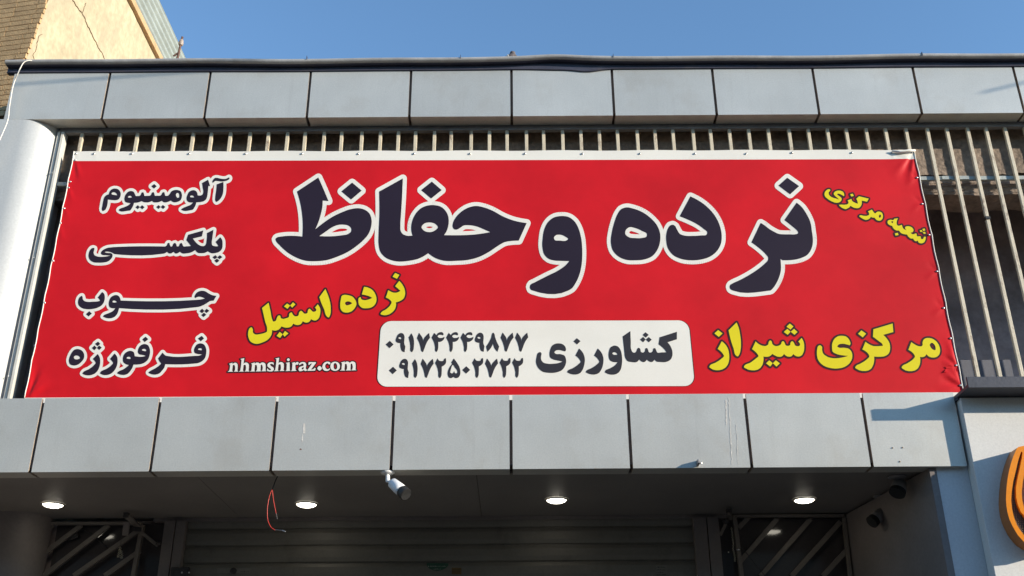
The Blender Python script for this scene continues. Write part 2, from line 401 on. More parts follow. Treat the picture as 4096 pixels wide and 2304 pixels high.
# pale panel beside it, recessed behind the sign box
xp0 = P(3741, 1890, 0.05).x
b = MB(); b.box(xp0, 4.4, 0.05, 0.09, 0.13, Z_LB+0.03); b.build('side_panel', M['pilaster'], shop)
b = MB(); b.box(xp0-0.028, xp0-0.004, 0.055, 0.10, 0.13, Z_LB-0.004); b.build('edge_trim', M['iron'], shop)
# rear wall of the entrance: lintel strip, jambs either side of the shutter
YW = YB
def PW_(px, py): return P(px, py, YW)
zt = zsf-0.002
xsl = P(742, 2180, YW).x; xsr = P(2776, 2180, YW).x
b = MB(); b.box(-5.2, 3.3, YW+0.10, YW+0.3, 0.13, zt); b.build('entrance_rear_wall', M['dark_wall'], shop)
for x0_, x1_ in ((P(655, 2180, YW).x, P(700, 2180, YW).x), (P(702, 2180, YW).x, xsl), (xsr, P(2830, 2180, YW).x), (P(2832, 2180, YW).x, P(2880, 2180, YW).x)):
    b = MB(); b.box(x0_, x1_-0.004, YW-0.06, YW+0.09, 0.13, zt-0.03); b.build('shutter_jamb', M['jamb'], shop, bevel=0.004)
b = MB(); b.box(xsl-0.3, xsr+0.3, YW-0.015, YW+0.09, zt-0.028, zt); b.build('lintel', M['jamb'], shop)
# dark glass beside the shutter behind the lattice gates
for x0_, x1_ in ((xc2+rc2+0.02, P(652, 2180, YW).x), (P(2884, 2180, YW).x, 3.0)):
    b = MB(); b.box(x0_, x1_, YW+0.05, YW+0.06, 0.13, zt-0.03); b.build('glass_pane', M['glass'], shop)

# ledge and white sign box at the right end
ld = thing('slate_ledge', 'dark slate grey ledge sticking out above the white sign box at the right', 'ledge', (P(3875, 1549, -0.27).x+0.6, -0.02, P(3950, 1588, -0.06).z))
zl0 = P(3950, 1588, -0.06).z; xl0 = P(3875, 1549, -0.27).x
zl1 = P(3950, 1506, -0.27).z
b = MB(); b.box(xl0, XR, -0.252, 0.10, zl0+0.004, zl0+0.03); b.build('ledge_board', M['slate'], ld, bevel=0.003)
b = MB(); b.box(xl0-0.002, XR, -0.27, -0.2535, zl0, zl1); b.build('front_strip', M['slate'], ld, bevel=0.003)
b = MB(); b.box(x_end+0.012, x_end+0.05, -0.05, 0.12, zl0-0.012, zl0-0.001); b.build('end_bracket', M['slate'], ld)

sb = thing('sign_box', 'white panelled sign box carrying the orange letter at the right edge', 'sign', (4.6, -0.02, 2.0))
xs0 = P(3862, 1700, -0.06).x; xs1 = P(3862, 1700, -0.06).x
b = MB(); b.box(xs0, XR, -0.06, 0.045, 0.9, zl0-0.004); b.build('box_panel', M['signbox'], sb, bevel=0.004)
# ---- lettering traced contour by contour: each frame is (origin x, origin y, scale) on the banner drawing;
# a contour is a run of points, "!" marks a sharp corner, a leading "-" marks a counter (hole) of the glyph before it
FR = dict(B=(1024,576,2.5156), C=(2048,640,2.5156), E=(2880,900,5.03125), F=(880,1050,3.0962), G=(1500,1260,4.025),
          H=(2100,1260,3.6591), I=(890,1410,4.6), J=(2780,1260,4.025), K=(3392,1260,5.03125), L=(3240,700,5.03125),
          M=(380,680,4.4722), N=(300,900,4.025), O=(240,1120,3.903), P=(0,1152,2.5156))
WORDS = []
WORDS.append(("headline_word", "largest black word with white outline, left of centre", 'dark', 'white', 16.0, [
 ("B", ["628,338! 680,455 730,575! 672,570! 668,640 650,720 628,790 598,860! 660,810 760,740 860,690 960,655 1040,648 1100,665 1145,705 1163,760 1158,840 1130,910 1080,970 1010,1030 920,1090 820,1135 720,1168 600,1180 500,1175 400,1140 310,1085 240,1020 202,975 198,958 212,942 250,933 468,933! 472,840 468,740 455,640 435,550 413,480!",
  "-638,928! 700,885 770,838 830,815 880,812 930,822 958,848 958,880 930,905 860,920 760,930",
  "968,390! 1064,470! 958,560! 860,478!",
  "1478,348! 1470,540 1460,700 1453,830 1455,870 1475,905 1510,922 1577,922! 1565,880 1563,830 1575,770 1610,700 1665,645 1740,618 1800,617 1860,632 1905,670 1932,720 1940,780 1932,840 1915,885 1893,918! 2100,918 2200,912 2358,888! 2300,862 2220,830 2150,818 2090,822 2050,848 2022,862 1995,858 1980,835 1985,790 2015,735 2070,680 2140,640 2210,625 2290,638 2380,672 2480,727 2576,766 2650,785 2724,797! 2644,973! 2576,976 2500,990 2430,1030 2340,1090 2240,1140 2130,1168 2020,1176 1890,1175 1810,1150 1734,1100! 1650,1150 1550,1175 1380,1175 1300,1140 1250,1080 1235,1010 1235,900 1243,700 1240,480!",
  "-1666,838 1690,805 1745,790 1805,805 1832,838 1800,872 1745,888 1690,872",
  "1770,380! 1869,465! 1763,550! 1663,465!"])]))
WORDS.append(("headline_word", "single black letter with a long tail, right of the largest word", 'dark', 'white', 16.0, [
 ("C", ["500,565 570,575 630,620 670,690 695,780 706,880 707,970 700,1060 680,1150 640,1240 600,1295 565,1316 220,1317 190,1305 180,1280 188,1255 230,1232 350,1170 470,1110 540,1060 577,1018! 500,1016 430,1012 370,995 325,950 308,890 310,780 325,700 360,630 420,580",
  "-422,785 440,760 480,752 530,768 565,798 550,810 480,812 430,805"])]))
WORDS.append(("headline_word", "black word of three separate letter groups, right of centre", 'dark', 'white', 16.0, [
 ("C", ["1150,478 1220,490 1310,525 1400,590 1460,660 1490,740 1490,820 1460,910 1410,970 1340,1000 1240,1010 1150,1005 1070,970 1015,910 995,830 1005,730 1030,630 1060,550 1100,495",
  "-1185,677 1240,685 1310,715 1358,745 1355,770 1310,785 1240,787 1170,775 1140,745 1150,700",
  "1795,368! 1870,405 1960,470 2040,560 2090,660 2110,760 2100,850 2060,920 1990,975 1900,1003 1800,1010 1700,995 1620,955 1570,890 1552,810 1553,750 1570,690 1595,658 1620,653 1640,665 1660,700 1690,745 1740,762 1820,765 1900,760 1960,750 1965,728 1930,695 1860,645 1780,605 1688,567!"]),
 ("E", ["1353,-948! 1591,-780! 1411,-615! 1176,-790!",
  "1541,-446! 1641,-363 1741,-218 1816,-58 1850,141 1868,280 1862,400 1830,500 1760,600 1640,665 1500,700 1400,710 1258,712! 1215,685! 1225,800 1225,900 1190,1050 1130,1180 1060,1280 1020,1318 970,1325 280,1325 220,1300 195,1250 205,1210 250,1180 400,1110 600,1000 780,880 900,780 968,700 970,660 930,600 840,510 730,420 632,352! 733,141 819,-38! 901,12 960,60 1080,135 1180,180 1280,190 1400,190 1520,188 1568,170 1572,145 1555,118 1500,65 1431,8 1296,-98!"])]))
WORDS.append(("product_word", "first of the four black words down the left side", 'dark', 'white', 11.3, [
 ("M", ["2100,215 2110,190 2150,145 2185,143 2240,155 2300,163 2350,158 2405,138 2408,155 2385,180 2330,200 2260,208 2200,200 2150,200 2120,225 2105,228",
  "2298,215! 2300,330 2285,440 2250,510 2200,560 2172,573 2158,555 2155,480 2170,380 2180,258!",
  "2025,175! 2062,290! 2030,285! 2020,400 2010,470 1990,525 1950,560 1900,573 1815,580! 1805,620 1785,665 1745,715 1720,720 1560,720 1545,708 1560,693 1640,655 1720,620 1757,582! 1680,575 1650,550 1640,500 1655,450 1685,395 1740,365 1790,368 1825,400 1838,455! 1900,455 1925,440 1940,400 1930,320 1917,235!",
  "-1703,475 1730,458 1760,465 1775,490 1735,490 1710,487",
  "1480,360 1530,380 1555,430 1555,490 1530,545 1480,572 1420,580 1385,568 1362,548! 1320,568 1270,582 1230,578 1200,552! 1150,575 1100,582 1050,578 1022,555! 970,578 920,582 870,575 838,558! 800,575 760,585 700,590! 690,630 665,680 625,728 600,730 440,730 428,718 440,703 530,665 610,625 640,595! 590,588 550,575 532,540 535,480 560,430 600,390 650,378 690,390 715,430 730,468! 800,466! 822,445 840,405 865,402 878,430 885,466! 980,463! 1005,445 1025,405 1050,400 1065,430 1072,463! 1165,463! 1190,445 1215,402 1240,400 1250,430 1258,463! 1310,460 1340,430 1370,385 1420,362",
  "-1450,440 1470,415 1495,415 1510,445 1505,490 1480,500 1460,480",
  "-590,490 610,468 640,465 662,490 630,497",
  "1062,253! 1106,293! 1058,335! 1010,293!",
  "768,632! 806,665! 768,703! 727,668!", "845,632! 890,668! 848,705! 807,668!",
  "1140,630! 1177,663! 1140,700! 1098,665!", "1218,628! 1262,663! 1222,700! 1179,663!",
  "375,335 420,350 460,410 458,470 420,530 370,542 300,538 232,530! 228,600 210,670 180,720 140,733 130,720 135,640 150,560 170,490 210,450 250,438! 262,395 300,350 340,335",
  "-298,430 315,405 350,400 390,430 400,455 350,448 310,440"])]))
WORDS.append(("product_word", "second of the four black words down the left side", 'dark', 'white', 11.3, [
 ("N", ["2340,198! 2370,240 2378,310 2365,390 2330,430 2270,452 2200,455 2165,440 2140,425! 2100,448 2040,455 1980,448 1938,405! 1880,440 1800,458 1730,458 1690,430! 1660,455 1620,460 1590,432! 1560,455 1520,460 1485,432! 1450,458 1410,465 640,470! 600,448 550,432 500,432 478,440! 530,452 580,455 603,470 605,510 585,545 540,585 460,605 380,608 300,600 245,565 222,510 225,460 250,400 290,370 315,378 310,410 302,450 315,485 360,508 430,515 510,508 575,492! 500,488 440,480 420,460 430,430 460,400 520,372 600,360 700,354 1455,348! 1480,330 1500,292 1520,292 1530,325 1545,350! 1565,345 1590,300 1612,290 1628,305 1640,345! 1670,345 1695,300 1715,290 1730,310 1745,343 1800,345 1870,338! 1795,245! 1825,158! 2068,90! 2045,185! 1900,220! 1930,260 1990,318 2040,340 2090,335 2110,310 2120,260 2128,130! 2232,78! 2215,200 2205,300 2210,325 2240,340 2310,342! 2295,315 2265,275!",
  "2262,487! 2297,519! 2255,553! 2215,520!", "2335,487! 2375,518! 2330,553! 2294,520!", "2288,543! 2328,577! 2285,610! 2245,577!"])]))
WORDS.append(("product_word", "third of the four black words down the left side", 'dark', 'white', 11.3, [
 ("O", ["2210,170 2260,175 2330,215 2385,240 2445,248! 2400,325! 2350,330 2300,360 2240,395 2180,418 2120,427 925,440! 915,480 890,540 850,580 690,580 675,570 685,555 760,520 830,485 868,442! 810,440 778,425 765,390 770,330 800,270 850,240 895,238 930,265 945,300 950,322! 2120,312 2200,305 2265,290! 2220,270 2170,262 2140,270 2118,282 2105,270 2115,230 2150,190",
  "-822,345 840,322 865,325 888,345 865,352 835,352",
  "660,190! 690,215 702,270 690,340 660,390 600,430 520,452 430,457 350,440 300,400 285,360 290,310 315,265 345,250 355,270 358,300 385,330 430,342 520,340 590,335 630,325! 615,300 592,275!",
  "460,488! 500,525! 450,570! 408,535!",
  "2222,450! 2257,484! 2220,520! 2180,487!", "2293,450! 2333,482! 2290,518! 2257,485!", "2250,512! 2287,545! 2243,580! 2207,548!"])]))
WORDS.append(("product_word", "lowest of the four black words down the left side", 'dark', 'white', 11.3, [
 ("P", ["790,616 830,635 848,670 845,710 820,745 790,770 740,780 705,765 695,735 705,690 725,650 755,620",
  "-745,695 760,682 800,690 808,705 785,718 750,712",
  "985,665! 1005,700 1010,750 1000,800 970,850 945,868 845,870 832,862 840,848 900,815 950,775 965,755 955,735 935,715!",
  "988,540! 1011,563! 984,586! 958,563!", "952,580! 975,603! 952,627! 926,605!", "1000,580! 1026,601! 1000,625! 977,603!",
  "1155,660! 1180,695 1185,740 1175,790 1145,840 1115,865 1020,867 1008,858 1015,845 1080,810 1125,775 1140,755 1130,738 1108,715!",
  "1454,564 1490,577 1509,616 1506,680 1487,725 1448,757 1403,769 1345,771! 1335,800 1310,840 1285,865 1195,866 1180,857 1190,845 1250,815 1300,775! 1265,765 1243,745 1238,715 1245,680 1275,645 1315,633 1345,645 1356,686! 1435,692 1470,683! 1435,674 1403,667 1390,648 1393,616 1416,580",
  "-1429,625 1445,614 1471,621 1474,632 1441,632", "-1275,706 1290,694 1313,698 1316,711 1287,712",
  "1466,491! 1494,516! 1458,545! 1434,518!",
  "2022,558 2054,570 2073,603 2076,661 2063,706 2034,738 1996,756 1957,761 1664,767! 1655,800 1630,835 1605,860 1510,862 1495,852 1505,842 1570,805 1610,775 1622,760 1610,745 1593,709! 1638,651! 1667,680 1693,686 1957,684 2009,680 2036,667! 1989,664 1960,651 1954,628 1964,596 1986,567",
  "-1993,619 2009,608 2031,612 2034,623 2009,625",
  "2031,483! 2055,509! 2022,537! 1993,509!"])]))
WORDS.append(("slanted_word", "yellow words slanting up below the largest word", 'yellow', 'brown', 7.0, [
 ("F", ["2170,132! 2222,155! 2192,203! 2138,178!",
  "2220,230! 2255,270 2285,330 2292,400 2275,445 2235,475 2178,495! 2180,530 2165,580 2140,612 2010,650 1990,640 1995,625 2060,580 2110,530 2125,490 2100,460 2055,435! 2085,345! 2110,360 2150,375 2200,372 2235,352! 2205,325 2170,295!",
  "1785,303! 1840,315 1895,350 1930,410 1938,470 1920,520 1880,555 1820,568 1760,562 1725,530 1715,480 1722,440 1740,432 1750,455 1790,468 1840,460 1885,440! 1850,420 1800,405 1758,397!",
  "1530,405 1590,408 1640,425 1675,465 1690,510 1670,565 1630,605 1560,622 1520,610 1495,575 1490,520 1500,450 1510,415",
  "-1550,500 1570,485 1610,488 1635,505 1605,525 1560,528",
  "1305,330! 1335,400 1365,500 1372,580 1365,650 1345,682 1325,670 1290,580 1255,500 1232,430!",
  "1212,520! 1240,570 1240,640 1220,695 1180,720 1145,712 1128,702! 1105,735 1060,745 1025,728! 1000,765 950,775 908,758! 880,795 820,808 762,792! 730,830 680,845 645,838! 640,890 600,950 530,990 440,1008 380,980 352,920 352,860 370,815 390,805 405,825 410,870 440,893 490,890 550,875 580,860 585,820 560,730 535,620 522,565! 602,500! 625,600 645,700 660,732 690,725 705,690 725,660 745,660 755,690 780,700 820,692 850,680 865,630 885,620 905,650 930,668 970,660 985,615 1005,600 1025,615 1045,635 1080,630 1095,585 1110,575 1130,592 1150,610 1185,605 1195,590 1190,575 1178,560!",
  "832,510! 869,535! 836,575! 794,545!", "905,495! 935,520! 895,560! 870,535!",
  "740,862! 778,890! 745,935! 702,910!", "805,850! 848,880! 800,920! 779,891!"])]))
D9 = ["478,600! 440,585 415,530 412,455! 375,450 345,435 335,410 345,370 370,320 410,293 450,300 475,340 475,400 472,460 490,510!", "-378,375 400,358 425,370 425,388 395,387"]
D1 = ["588,297! 615,350 630,430 628,500 612,580 595,600 580,590 570,500 560,430 541,365!"]
D7 = ["710,290! 740,330 770,380 775,430! 790,380 830,330 872,292! 887,370! 850,420 820,480 790,560 770,598 755,590 735,520 710,440 677,375!"]
D4 = ["955,290! 990,328! 1010,300 1040,282 1085,282 1105,310 1100,328 1070,322 1030,325 1010,345 1030,368 1070,372 1122,352! 1115,385 1085,420 1050,435 1018,435! 1020,500 1010,570 990,597 975,585 968,520 950,440 912,368!"]
D8 = ["1890,300 1903,287 1918,300 1935,360 1960,430 2000,510! 1975,595! 1940,560 1910,500 1898,460! 1885,500 1855,550 1810,595! 1790,510! 1830,450 1870,370"]
D2 = ["1010,700! 1035,738 1065,745 1100,740 1120,705 1140,700 1145,725 1140,780 1110,815 1075,835! 1075,920 1065,990 1045,1018 1030,1005 1020,920 1000,840 968,775!"]
D5 = ["1270,703! 1320,770 1360,840 1375,910 1370,970 1340,1010 1300,1018 1265,998! 1230,1018 1195,1010 1172,960 1180,890 1210,830 1240,780 1227,770!", "-1258,805 1290,850 1325,900 1325,930 1305,942 1288,935 1275,908 1260,935 1235,942 1215,930 1220,890"]
D0 = ["240,418! 301,477! 236,537! 174,477!"]
NUM = [("upper phone number in black digits", [(D0,0,0),(D9,0,0),(D1,0,0),(D7,0,0),(D4,0,0),(D4,234,0),(D4,465,0),(D9,1273,-5),(D8,0,0),(D7,1345,-5),(D7,1580,-5)]),
       ("lower phone number in black digits", [(D0,52,418),(D9,57,416),(D1,57,415),(D7,60,416),(D2,0,0),(D5,0,0),(D0,1232,410),(D2,597,-3),(D7,1095,412),(D2,1038,-5),(D2,1240,-5)])]
WORDS.append(("name_word", "black name beside the phone numbers on the white plate", 'ink', None, 0, [
 ("H", ["500,418 550,430 590,470 598,520 588,535! 550,525 500,515 450,525 430,550 445,568 520,575 580,600 600,650 590,740 540,810 460,842 350,848 260,830 190,770 162,690 170,620 195,555 220,545 240,560 235,610 235,650 265,695 330,715 420,715 500,702 550,682! 480,668 410,650 368,620 360,580 370,510 400,450 440,425",
  "758,342! 812,385! 762,433! 710,388!",
  "792,492! 850,560 875,640 870,720 845,800 810,850 635,850 618,838 625,820 700,780 780,725 815,685 800,655 738,595!",
  "1065,492! 1123,560 1148,640 1143,720 1118,800 1083,850 908,850 891,838 898,820 973,780 1053,725 1088,685 1073,655 1011,595!",
  "1310,450 1360,465 1400,520 1420,620 1418,720 1400,800 1365,850 1185,850 1170,838 1175,820 1250,780 1320,735 1355,692! 1290,688 1245,665 1225,610 1228,540 1250,480",
  "-1278,565 1300,548 1330,552 1352,580 1320,585 1290,580",
  "1542,238! 1548,400 1555,510 1580,550 1610,552 1632,530 1645,495 1665,482 1685,498 1700,545 1730,552 1755,530 1765,490 1785,487 1800,510 1815,548 1845,550 1870,530 1880,492 1900,487 1920,520 1935,550 2000,550 2070,548! 2040,505 1955,432! 1970,328! 2223,248! 2222,358! 2085,402! 2130,460 2155,530 2155,600 2130,655 2080,685 1980,690 1920,680 1895,652! 1860,690 1825,685 1782,652! 1750,690 1710,685 1672,652! 1640,688 1560,690 1500,675 1465,620 1455,540 1440,400 1430,315!",
  "1763,255! 1810,293! 1768,333! 1722,293!", "1728,323! 1766,360! 1730,402! 1685,362!", "1810,325! 1855,363! 1812,402! 1769,362!"])]))
LH = "330,122! 402,107! 388,212! 410,192 450,190 482,215 487,260 480,332! 500,350! 405,352! 428,332! 432,260 425,232 405,228 388,240! 378,332! 393,352! 300,354! 328,335! 342,250 352,138!"
LM = "528,205! 595,187! 597,212! 620,190 660,190 690,212! 715,190 755,188 785,205 795,250 792,330! 810,346! 715,348! 735,330! 738,250 725,225 705,232! 700,330! 712,349! 612,350! 632,332! 635,255 625,230 600,232! 588,332! 601,351! 503,352! 535,335! 545,222!"
def _sh(s, dx, dy):
    out = []
    for t in s.split():
        neg = t.startswith('-'); t = t.lstrip('-'); c = t.endswith('!'); a, b = t.rstrip('!').split(',')
        out.append(('-' if neg else '') + "%g,%g%s" % (float(a)+dx, float(b)+dy, '!' if c else ''))
    return ' '.join(out)
WORDS.append(("web_address", "small white Latin web address at the lower left", 'white', 'brown', 5.0, [
 ("I", ["118,212! 185,190! 187,218! 215,195 250,192 275,215 280,260 275,335! 294,352! 210,354! 228,335! 232,260 222,235 205,230 190,240! 180,335! 198,354! 95,357! 125,338! 135,300 142,225!",
  LH, LM,
  "905,182 940,190! 945,235! 925,215 895,210 875,225 900,255 940,285 945,315 920,345 870,350 820,340! 825,288! 850,320 880,330 895,315 870,290 835,262 828,225 850,195",
  _sh(LH, 643, -9),
  "1213,108 1240,135 1213,162 1186,135",
  "1165,195! 1235,180! 1238,325! 1250,340! 1155,345! 1180,328! 1185,210!",
  "1272,195! 1335,180! 1337,205! 1360,182 1395,180 1400,205 1385,225 1355,222! 1340,240! 1345,322! 1365,340! 1254,345! 1280,328! 1290,205!",
  "1480,178 1525,190 1540,220 1540,310 1560,322! 1545,338 1520,342 1500,322! 1460,342 1415,342 1400,310 1415,275 1460,255 1490,245 1490,215 1470,205 1440,222 1415,232 1408,215 1435,190",
  "-1492,270 1470,280 1455,300 1470,315 1492,305",
  "1585,190! 1595,178! 1720,180! 1720,195! 1630,315! 1665,312 1695,285! 1715,290! 1705,335! 1566,340! 1566,325! 1650,205! 1625,208 1600,230! 1583,228!",
  "1787,251 1829,293 1787,335 1745,293",
  "1945,172 1980,185 1985,210 1960,220 1935,200 1905,215 1890,250 1900,290 1930,310 1980,288! 1970,320 1930,340 1880,335 1845,300 1840,250 1870,195 1905,175",
  "2080,172 2130,190 2160,240 2150,300 2100,335 2050,338 2000,310 1987,260 2000,205 2040,178",
  "-2078,195 2100,215 2112,260 2100,305 2078,315 2055,300 2045,255 2055,205",
  _sh(LM, 1655, -18)])]))
WORDS.append(("branch_word", "large yellow words along the lower right of the banner", 'yellow', 'brown', 7.8, [
 ("J", ["372,245! 442,298! 382,355! 312,298!",
  "430,425! 490,480 530,550 548,640 545,740 520,810 475,858 250,858 232,840 238,820 330,770 420,710 465,660 450,630 365,548!",
  "668,123! 700,200 725,320 738,440 732,560 710,640 685,668 660,655 620,540 580,420 540,248!",
  "1715,372! 1745,430 1757,520 1745,600 1710,655 1660,670 1620,660 1580,630! 1550,665 1500,672 1460,655 1432,628! 1400,665 1330,672 1290,655 1242,628! 1200,665 1100,670! 1100,740 1080,810 1045,858 810,858 788,840 795,820 890,770 970,710 1020,660 1005,632 918,552! 975,428! 1010,460 1070,492 1140,500 1175,480 1190,430 1210,412 1230,425 1245,470 1280,498 1350,495 1385,470 1400,430 1420,425 1440,450 1460,490 1495,500 1525,490 1545,435 1565,425 1590,450 1610,490 1650,505 1680,498 1690,480 1662,430!",
  "1525,140! 1583,187! 1535,237! 1473,190!", "1485,225! 1538,272! 1490,320! 1430,275!", "1592,225! 1648,275! 1600,320! 1541,272!",
  "1195,732! 1250,778! 1210,830! 1143,780!", "1300,732! 1365,780! 1310,832! 1253,778!",
  "2370,337 2430,350 2490,420 2500,470 2490,490! 2440,475 2370,465 2310,480 2290,510 2310,525 2400,530 2480,550 2520,600 2530,680 2500,760 2420,830 2300,862 2180,855 2060,810 1980,720 1962,640 1965,560 1985,500 2010,490 2040,510 2045,570 2060,620 2120,670 2220,698 2340,692 2465,660! 2380,652 2280,630 2215,590 2205,530 2215,440 2260,370 2320,340"]),
 ("K", ["268,313! 362,378! 295,452! 200,380!",
  "895,175! 910,345! 705,402! 780,480 835,580 845,680 820,770 750,825 650,842 522,838! 525,900 510,990 460,1085 170,1085 143,1060 150,1040 250,980 360,910 428,830 410,790 287,695! 350,542! 420,590 500,625 600,630 700,622! 690,590 620,530 500,440! 510,290!",
  "1600,465 1680,475 1770,530 1830,620 1850,720 1830,800 1780,845 1700,858 1630,840 1575,790! 1540,835 1490,850 1445,843! 1452,900 1440,1000 1390,1088 1105,1088 1078,1060 1085,1040 1200,970 1310,890 1345,835 1330,800 1213,702! 1272,548! 1340,595 1420,630 1475,632 1498,610 1498,560 1520,500 1560,472",
  "-1645,590 1680,562 1730,590 1760,660 1755,705 1720,705 1670,665"])]))
WORDS.append(("slanted_word", "small yellow words slanting down at the upper right", 'yellow', 'brown', 7.0, [
 ("L", ["600,318 650,335 685,385 682,430! 640,405 600,385 560,378 545,385 560,410 610,445 635,480 620,525 580,555 530,562 440,535 350,480 300,430 290,380 320,320 370,290 400,295 405,315 375,350 375,385 400,425 460,460 530,480 585,495! 540,455 490,410 475,380 490,350 530,325",
  "858,380! 880,425! 825,435! 808,390!",
  "985,432! 1180,480! 1145,540! 1035,518! 1040,560 1025,620 990,660 930,670 870,655 812,622! 790,650 710,690! 590,620 580,605 620,600 700,602 760,585 772,565 755,515! 830,485! 850,530 900,560 960,582! 955,540 930,480!",
  "1245,700! 1270,740 1310,775 1350,745 1390,740 1440,760 1465,820 1455,880 1420,918 1380,922 1330,900 1300,862! 1260,858 1220,845! 1195,880 1120,908! 1010,850 990,830 1000,818 1080,825 1160,820 1188,800 1165,735!",
  "-1385,820 1405,798 1425,815 1420,850 1400,865 1385,845",
  "1768,873! 1740,960 1745,1000 1775,1025 1820,1015 1845,1008 1855,1040 1880,1085 1920,1108 1940,1110! 1915,1085 1915,1050 1950,1035 2010,1040 2060,1070 2080,1110 2070,1145 2020,1160! 2050,1190 2085,1195 2120,1180 2140,1185 2145,1220 2165,1240 2200,1235 2225,1245 2228,1280 2250,1295 2280,1280 2290,1250 2328,1248! 2315,1320 2290,1360 2240,1378 2190,1365 2165,1320! 2130,1335 2090,1310 2075,1280! 2030,1280 1975,1240 1950,1200! 1900,1195 1830,1170 1790,1120! 1740,1118 1690,1090 1650,1025! 1600,1010 1560,970 1565,925 1610,905 1680,905 1690,885!",
  "-1620,945! 1672,930! 1665,975!",
  "1763,1165! 1780,1210! 1722,1222! 1705,1180!",
  "2305,1080! 2318,1120! 2272,1128! 2260,1090!", "2245,1112! 2264,1147! 2218,1147! 2208,1117!", "2310,1145! 2330,1180! 2290,1188! 2267,1155!"])]))
# ================================================================== steel grille behind the banner
gr = thing('window_grille', 'long grille of cream upright bars behind the red banner', 'grille', (0, Y_BAR, Z_LT))
topx = [800,990,1178,1360,1548,1740,1930,2112,2305,2495]
tx = [v/2.5156 for v in topx] + [1024+v/2.5156 for v in (105,298,484,668,860,1050,1243,1420,1602,1783,1970,2157,2342,2528)] \
   + [2048+v/2.5156 for v in (140,325,508,698,885,1073,1262,1443,1637,1825,2015,2205,2400)] + [3072+v/2.5156 for v in (20,225,420,620,815,1022,1220,1420,1636,1836,2038,2236,2430)] + [4118,4198,4278,4358]
zt_ = P(2048, 522, 0.15).z; zb_ = Z_LT-0.10
for k, px in enumerate(tx):
    x = P(px, 576, Y_BAR).x; lean = rng.uniform(-0.008, 0.008)
    s = MB(); s.bar((x, Y_BAR+0.015, zb_), (x+lean, Y_BAR+0.015, zt_), 0.028, 0.026)
    s.build('bar', M['bar'], gr, bevel=0.002)
for (ya, yb, z0, z1, nm, mm) in ((0.138, 0.185, zt_, zt_+0.030, 'top_rail', 'rail_dark'), (0.142, 0.180, zt_+0.031, zt_+0.055, 'top_rail', 'rail_dark')):
    s = MB(); s.box(P(240, 520, 0.15).x, XR, ya, yb, z0, z1); s.build(nm, M[mm], gr, bevel=0.002)
zr = P(3800, 717, 0.19).z
s = MB(); s.box(P(215, 740, 0.19).x, XR, 0.175, 0.20, zr-0.014, zr+0.022); s.build('cross_rail', M['rail'], gr, bevel=0.002)
s = MB(); s.box(-3.9, XR, 0.165, 0.20, zb_-0.02, zb_+0.01); s.build('bottom_rail', M['rail_dark'], gr)
for px in (3790, 3860):   # welded lugs on the rail
    q = P(px, 716, 0.172); s = MB(); s.box(q.x-0.045, q.x+0.035, 0.168, 0.1745, zr-0.012, zr+0.02); s.build('lug', M['rail'], gr)
q = P(3888, 818, 0.14)
s = MB(); q2 = P(3951, 871, 0.145); s.box(q2.x-0.02, q2.x+0.02, 0.138, 0.177, q2.z-0.012, q2.z+0.012); s.build('tape_wrap', M['cable_black'], gr)

fr = thing('side_frame', 'white painted steel frame strip between the curved silver column and the grille', 'frame', (P(150, 1000, 0.14).x, 0.17, Z_LT))
def slant(p0, p1, wpx, y0, y1, nm, mt, shift=0):
    a = P(p0[0]+shift, p0[1], y0); c = P(p1[0]+shift, p1[1], y0); wd = wpx/505.0
    s = MB()
    s.hexa([(c.x,y0,c.z),(c.x+wd,y0,c.z),(c.x+wd,y1,c.z),(c.x,y1,c.z),(a.x,y0,a.z),(a.x+wd,y0,a.z),(a.x+wd,y1,a.z),(a.x,y1,a.z)])
    return s.build(nm, M[mt], fr, bevel=0.002)
slant((221, 528), (-2, 1615), 9, 0.150, 0.22, 'frame_strip', 'rail_dark')
slant((231, 526), (8, 1615), 13, 0.135, 0.20, 'frame_strip', 'white_frame')
slant((246, 526), (23, 1615), 12, 0.122, 0.20, 'frame_strip', 'white_frame')
for (px, py) in ((209, 691), (134, 1030), (33, 1505)):
    q = P(px, py, 0.12); s = MB(); s.ball(q, 0.007, n=8, k=4); s.build('rivet', M['screw'], fr, smooth=True)

# ================================================================== the banner
ban = thing('shop_banner', 'large red shop banner with black, white and yellow lettering', 'banner', (0, Y_BAN, 5.2))
TL, TR = P(296, 606, Y_BAN), P(3657, 599, Y_BAN)
BL, BR = P(93, 1612, Y_BAN), P(3861, 1590, Y_BAN)
Vt = (P(290, 644, Y_BAN).z-TL.z)/(BL.z-TL.z)
Vb = (P(1500, 1582, Y_BAN).z-TL.z)/(BL.z-TL.z)
ridges = []   # (from px, to px, amplitude, width at end)
def rd(a, b, amp, wd): ridges.append((P(*a, Y_BAN), P(*b, Y_BAN), amp*0.68, wd))
rd((3826, 1462), (3785, 1410), 0.016, 0.030); rd((3826, 1462), (3780, 1425), -0.012, 0.028); rd((3826, 1462), (3790, 1360), 0.010, 0.03)
rd((3826, 1462), (3778, 1448), 0.010, 0.025)
rd((3845, 1543), (3780, 1490), 0.015, 0.028); rd((3845, 1543), (3775, 1520), -0.010, 0.026); rd((3845, 1543), (3800, 1460), 0.010, 0.025)
rd((3845, 1543), (3765, 1560), 0.008, 0.030)
rd((3650, 612), (3580, 690), 0.014, 0.035); rd((3650, 612), (3612, 705), -0.012, 0.030); rd((3650, 612), (3560, 655), 0.010, 0.03); rd((3654, 630), (3640, 720), 0.010, 0.02)
rd((3568, 606), (3640, 625), 0.012, 0.02)
rd((300, 640), (318, 700), 0.010, 0.022); rd((300, 640), (303, 720), -0.008, 0.02)
rd((275, 752), (290, 800), 0.008, 0.02); rd((258, 830), (275, 870), 0.006, 0.02); rd((240, 900), (252, 960), 0.006, 0.02)
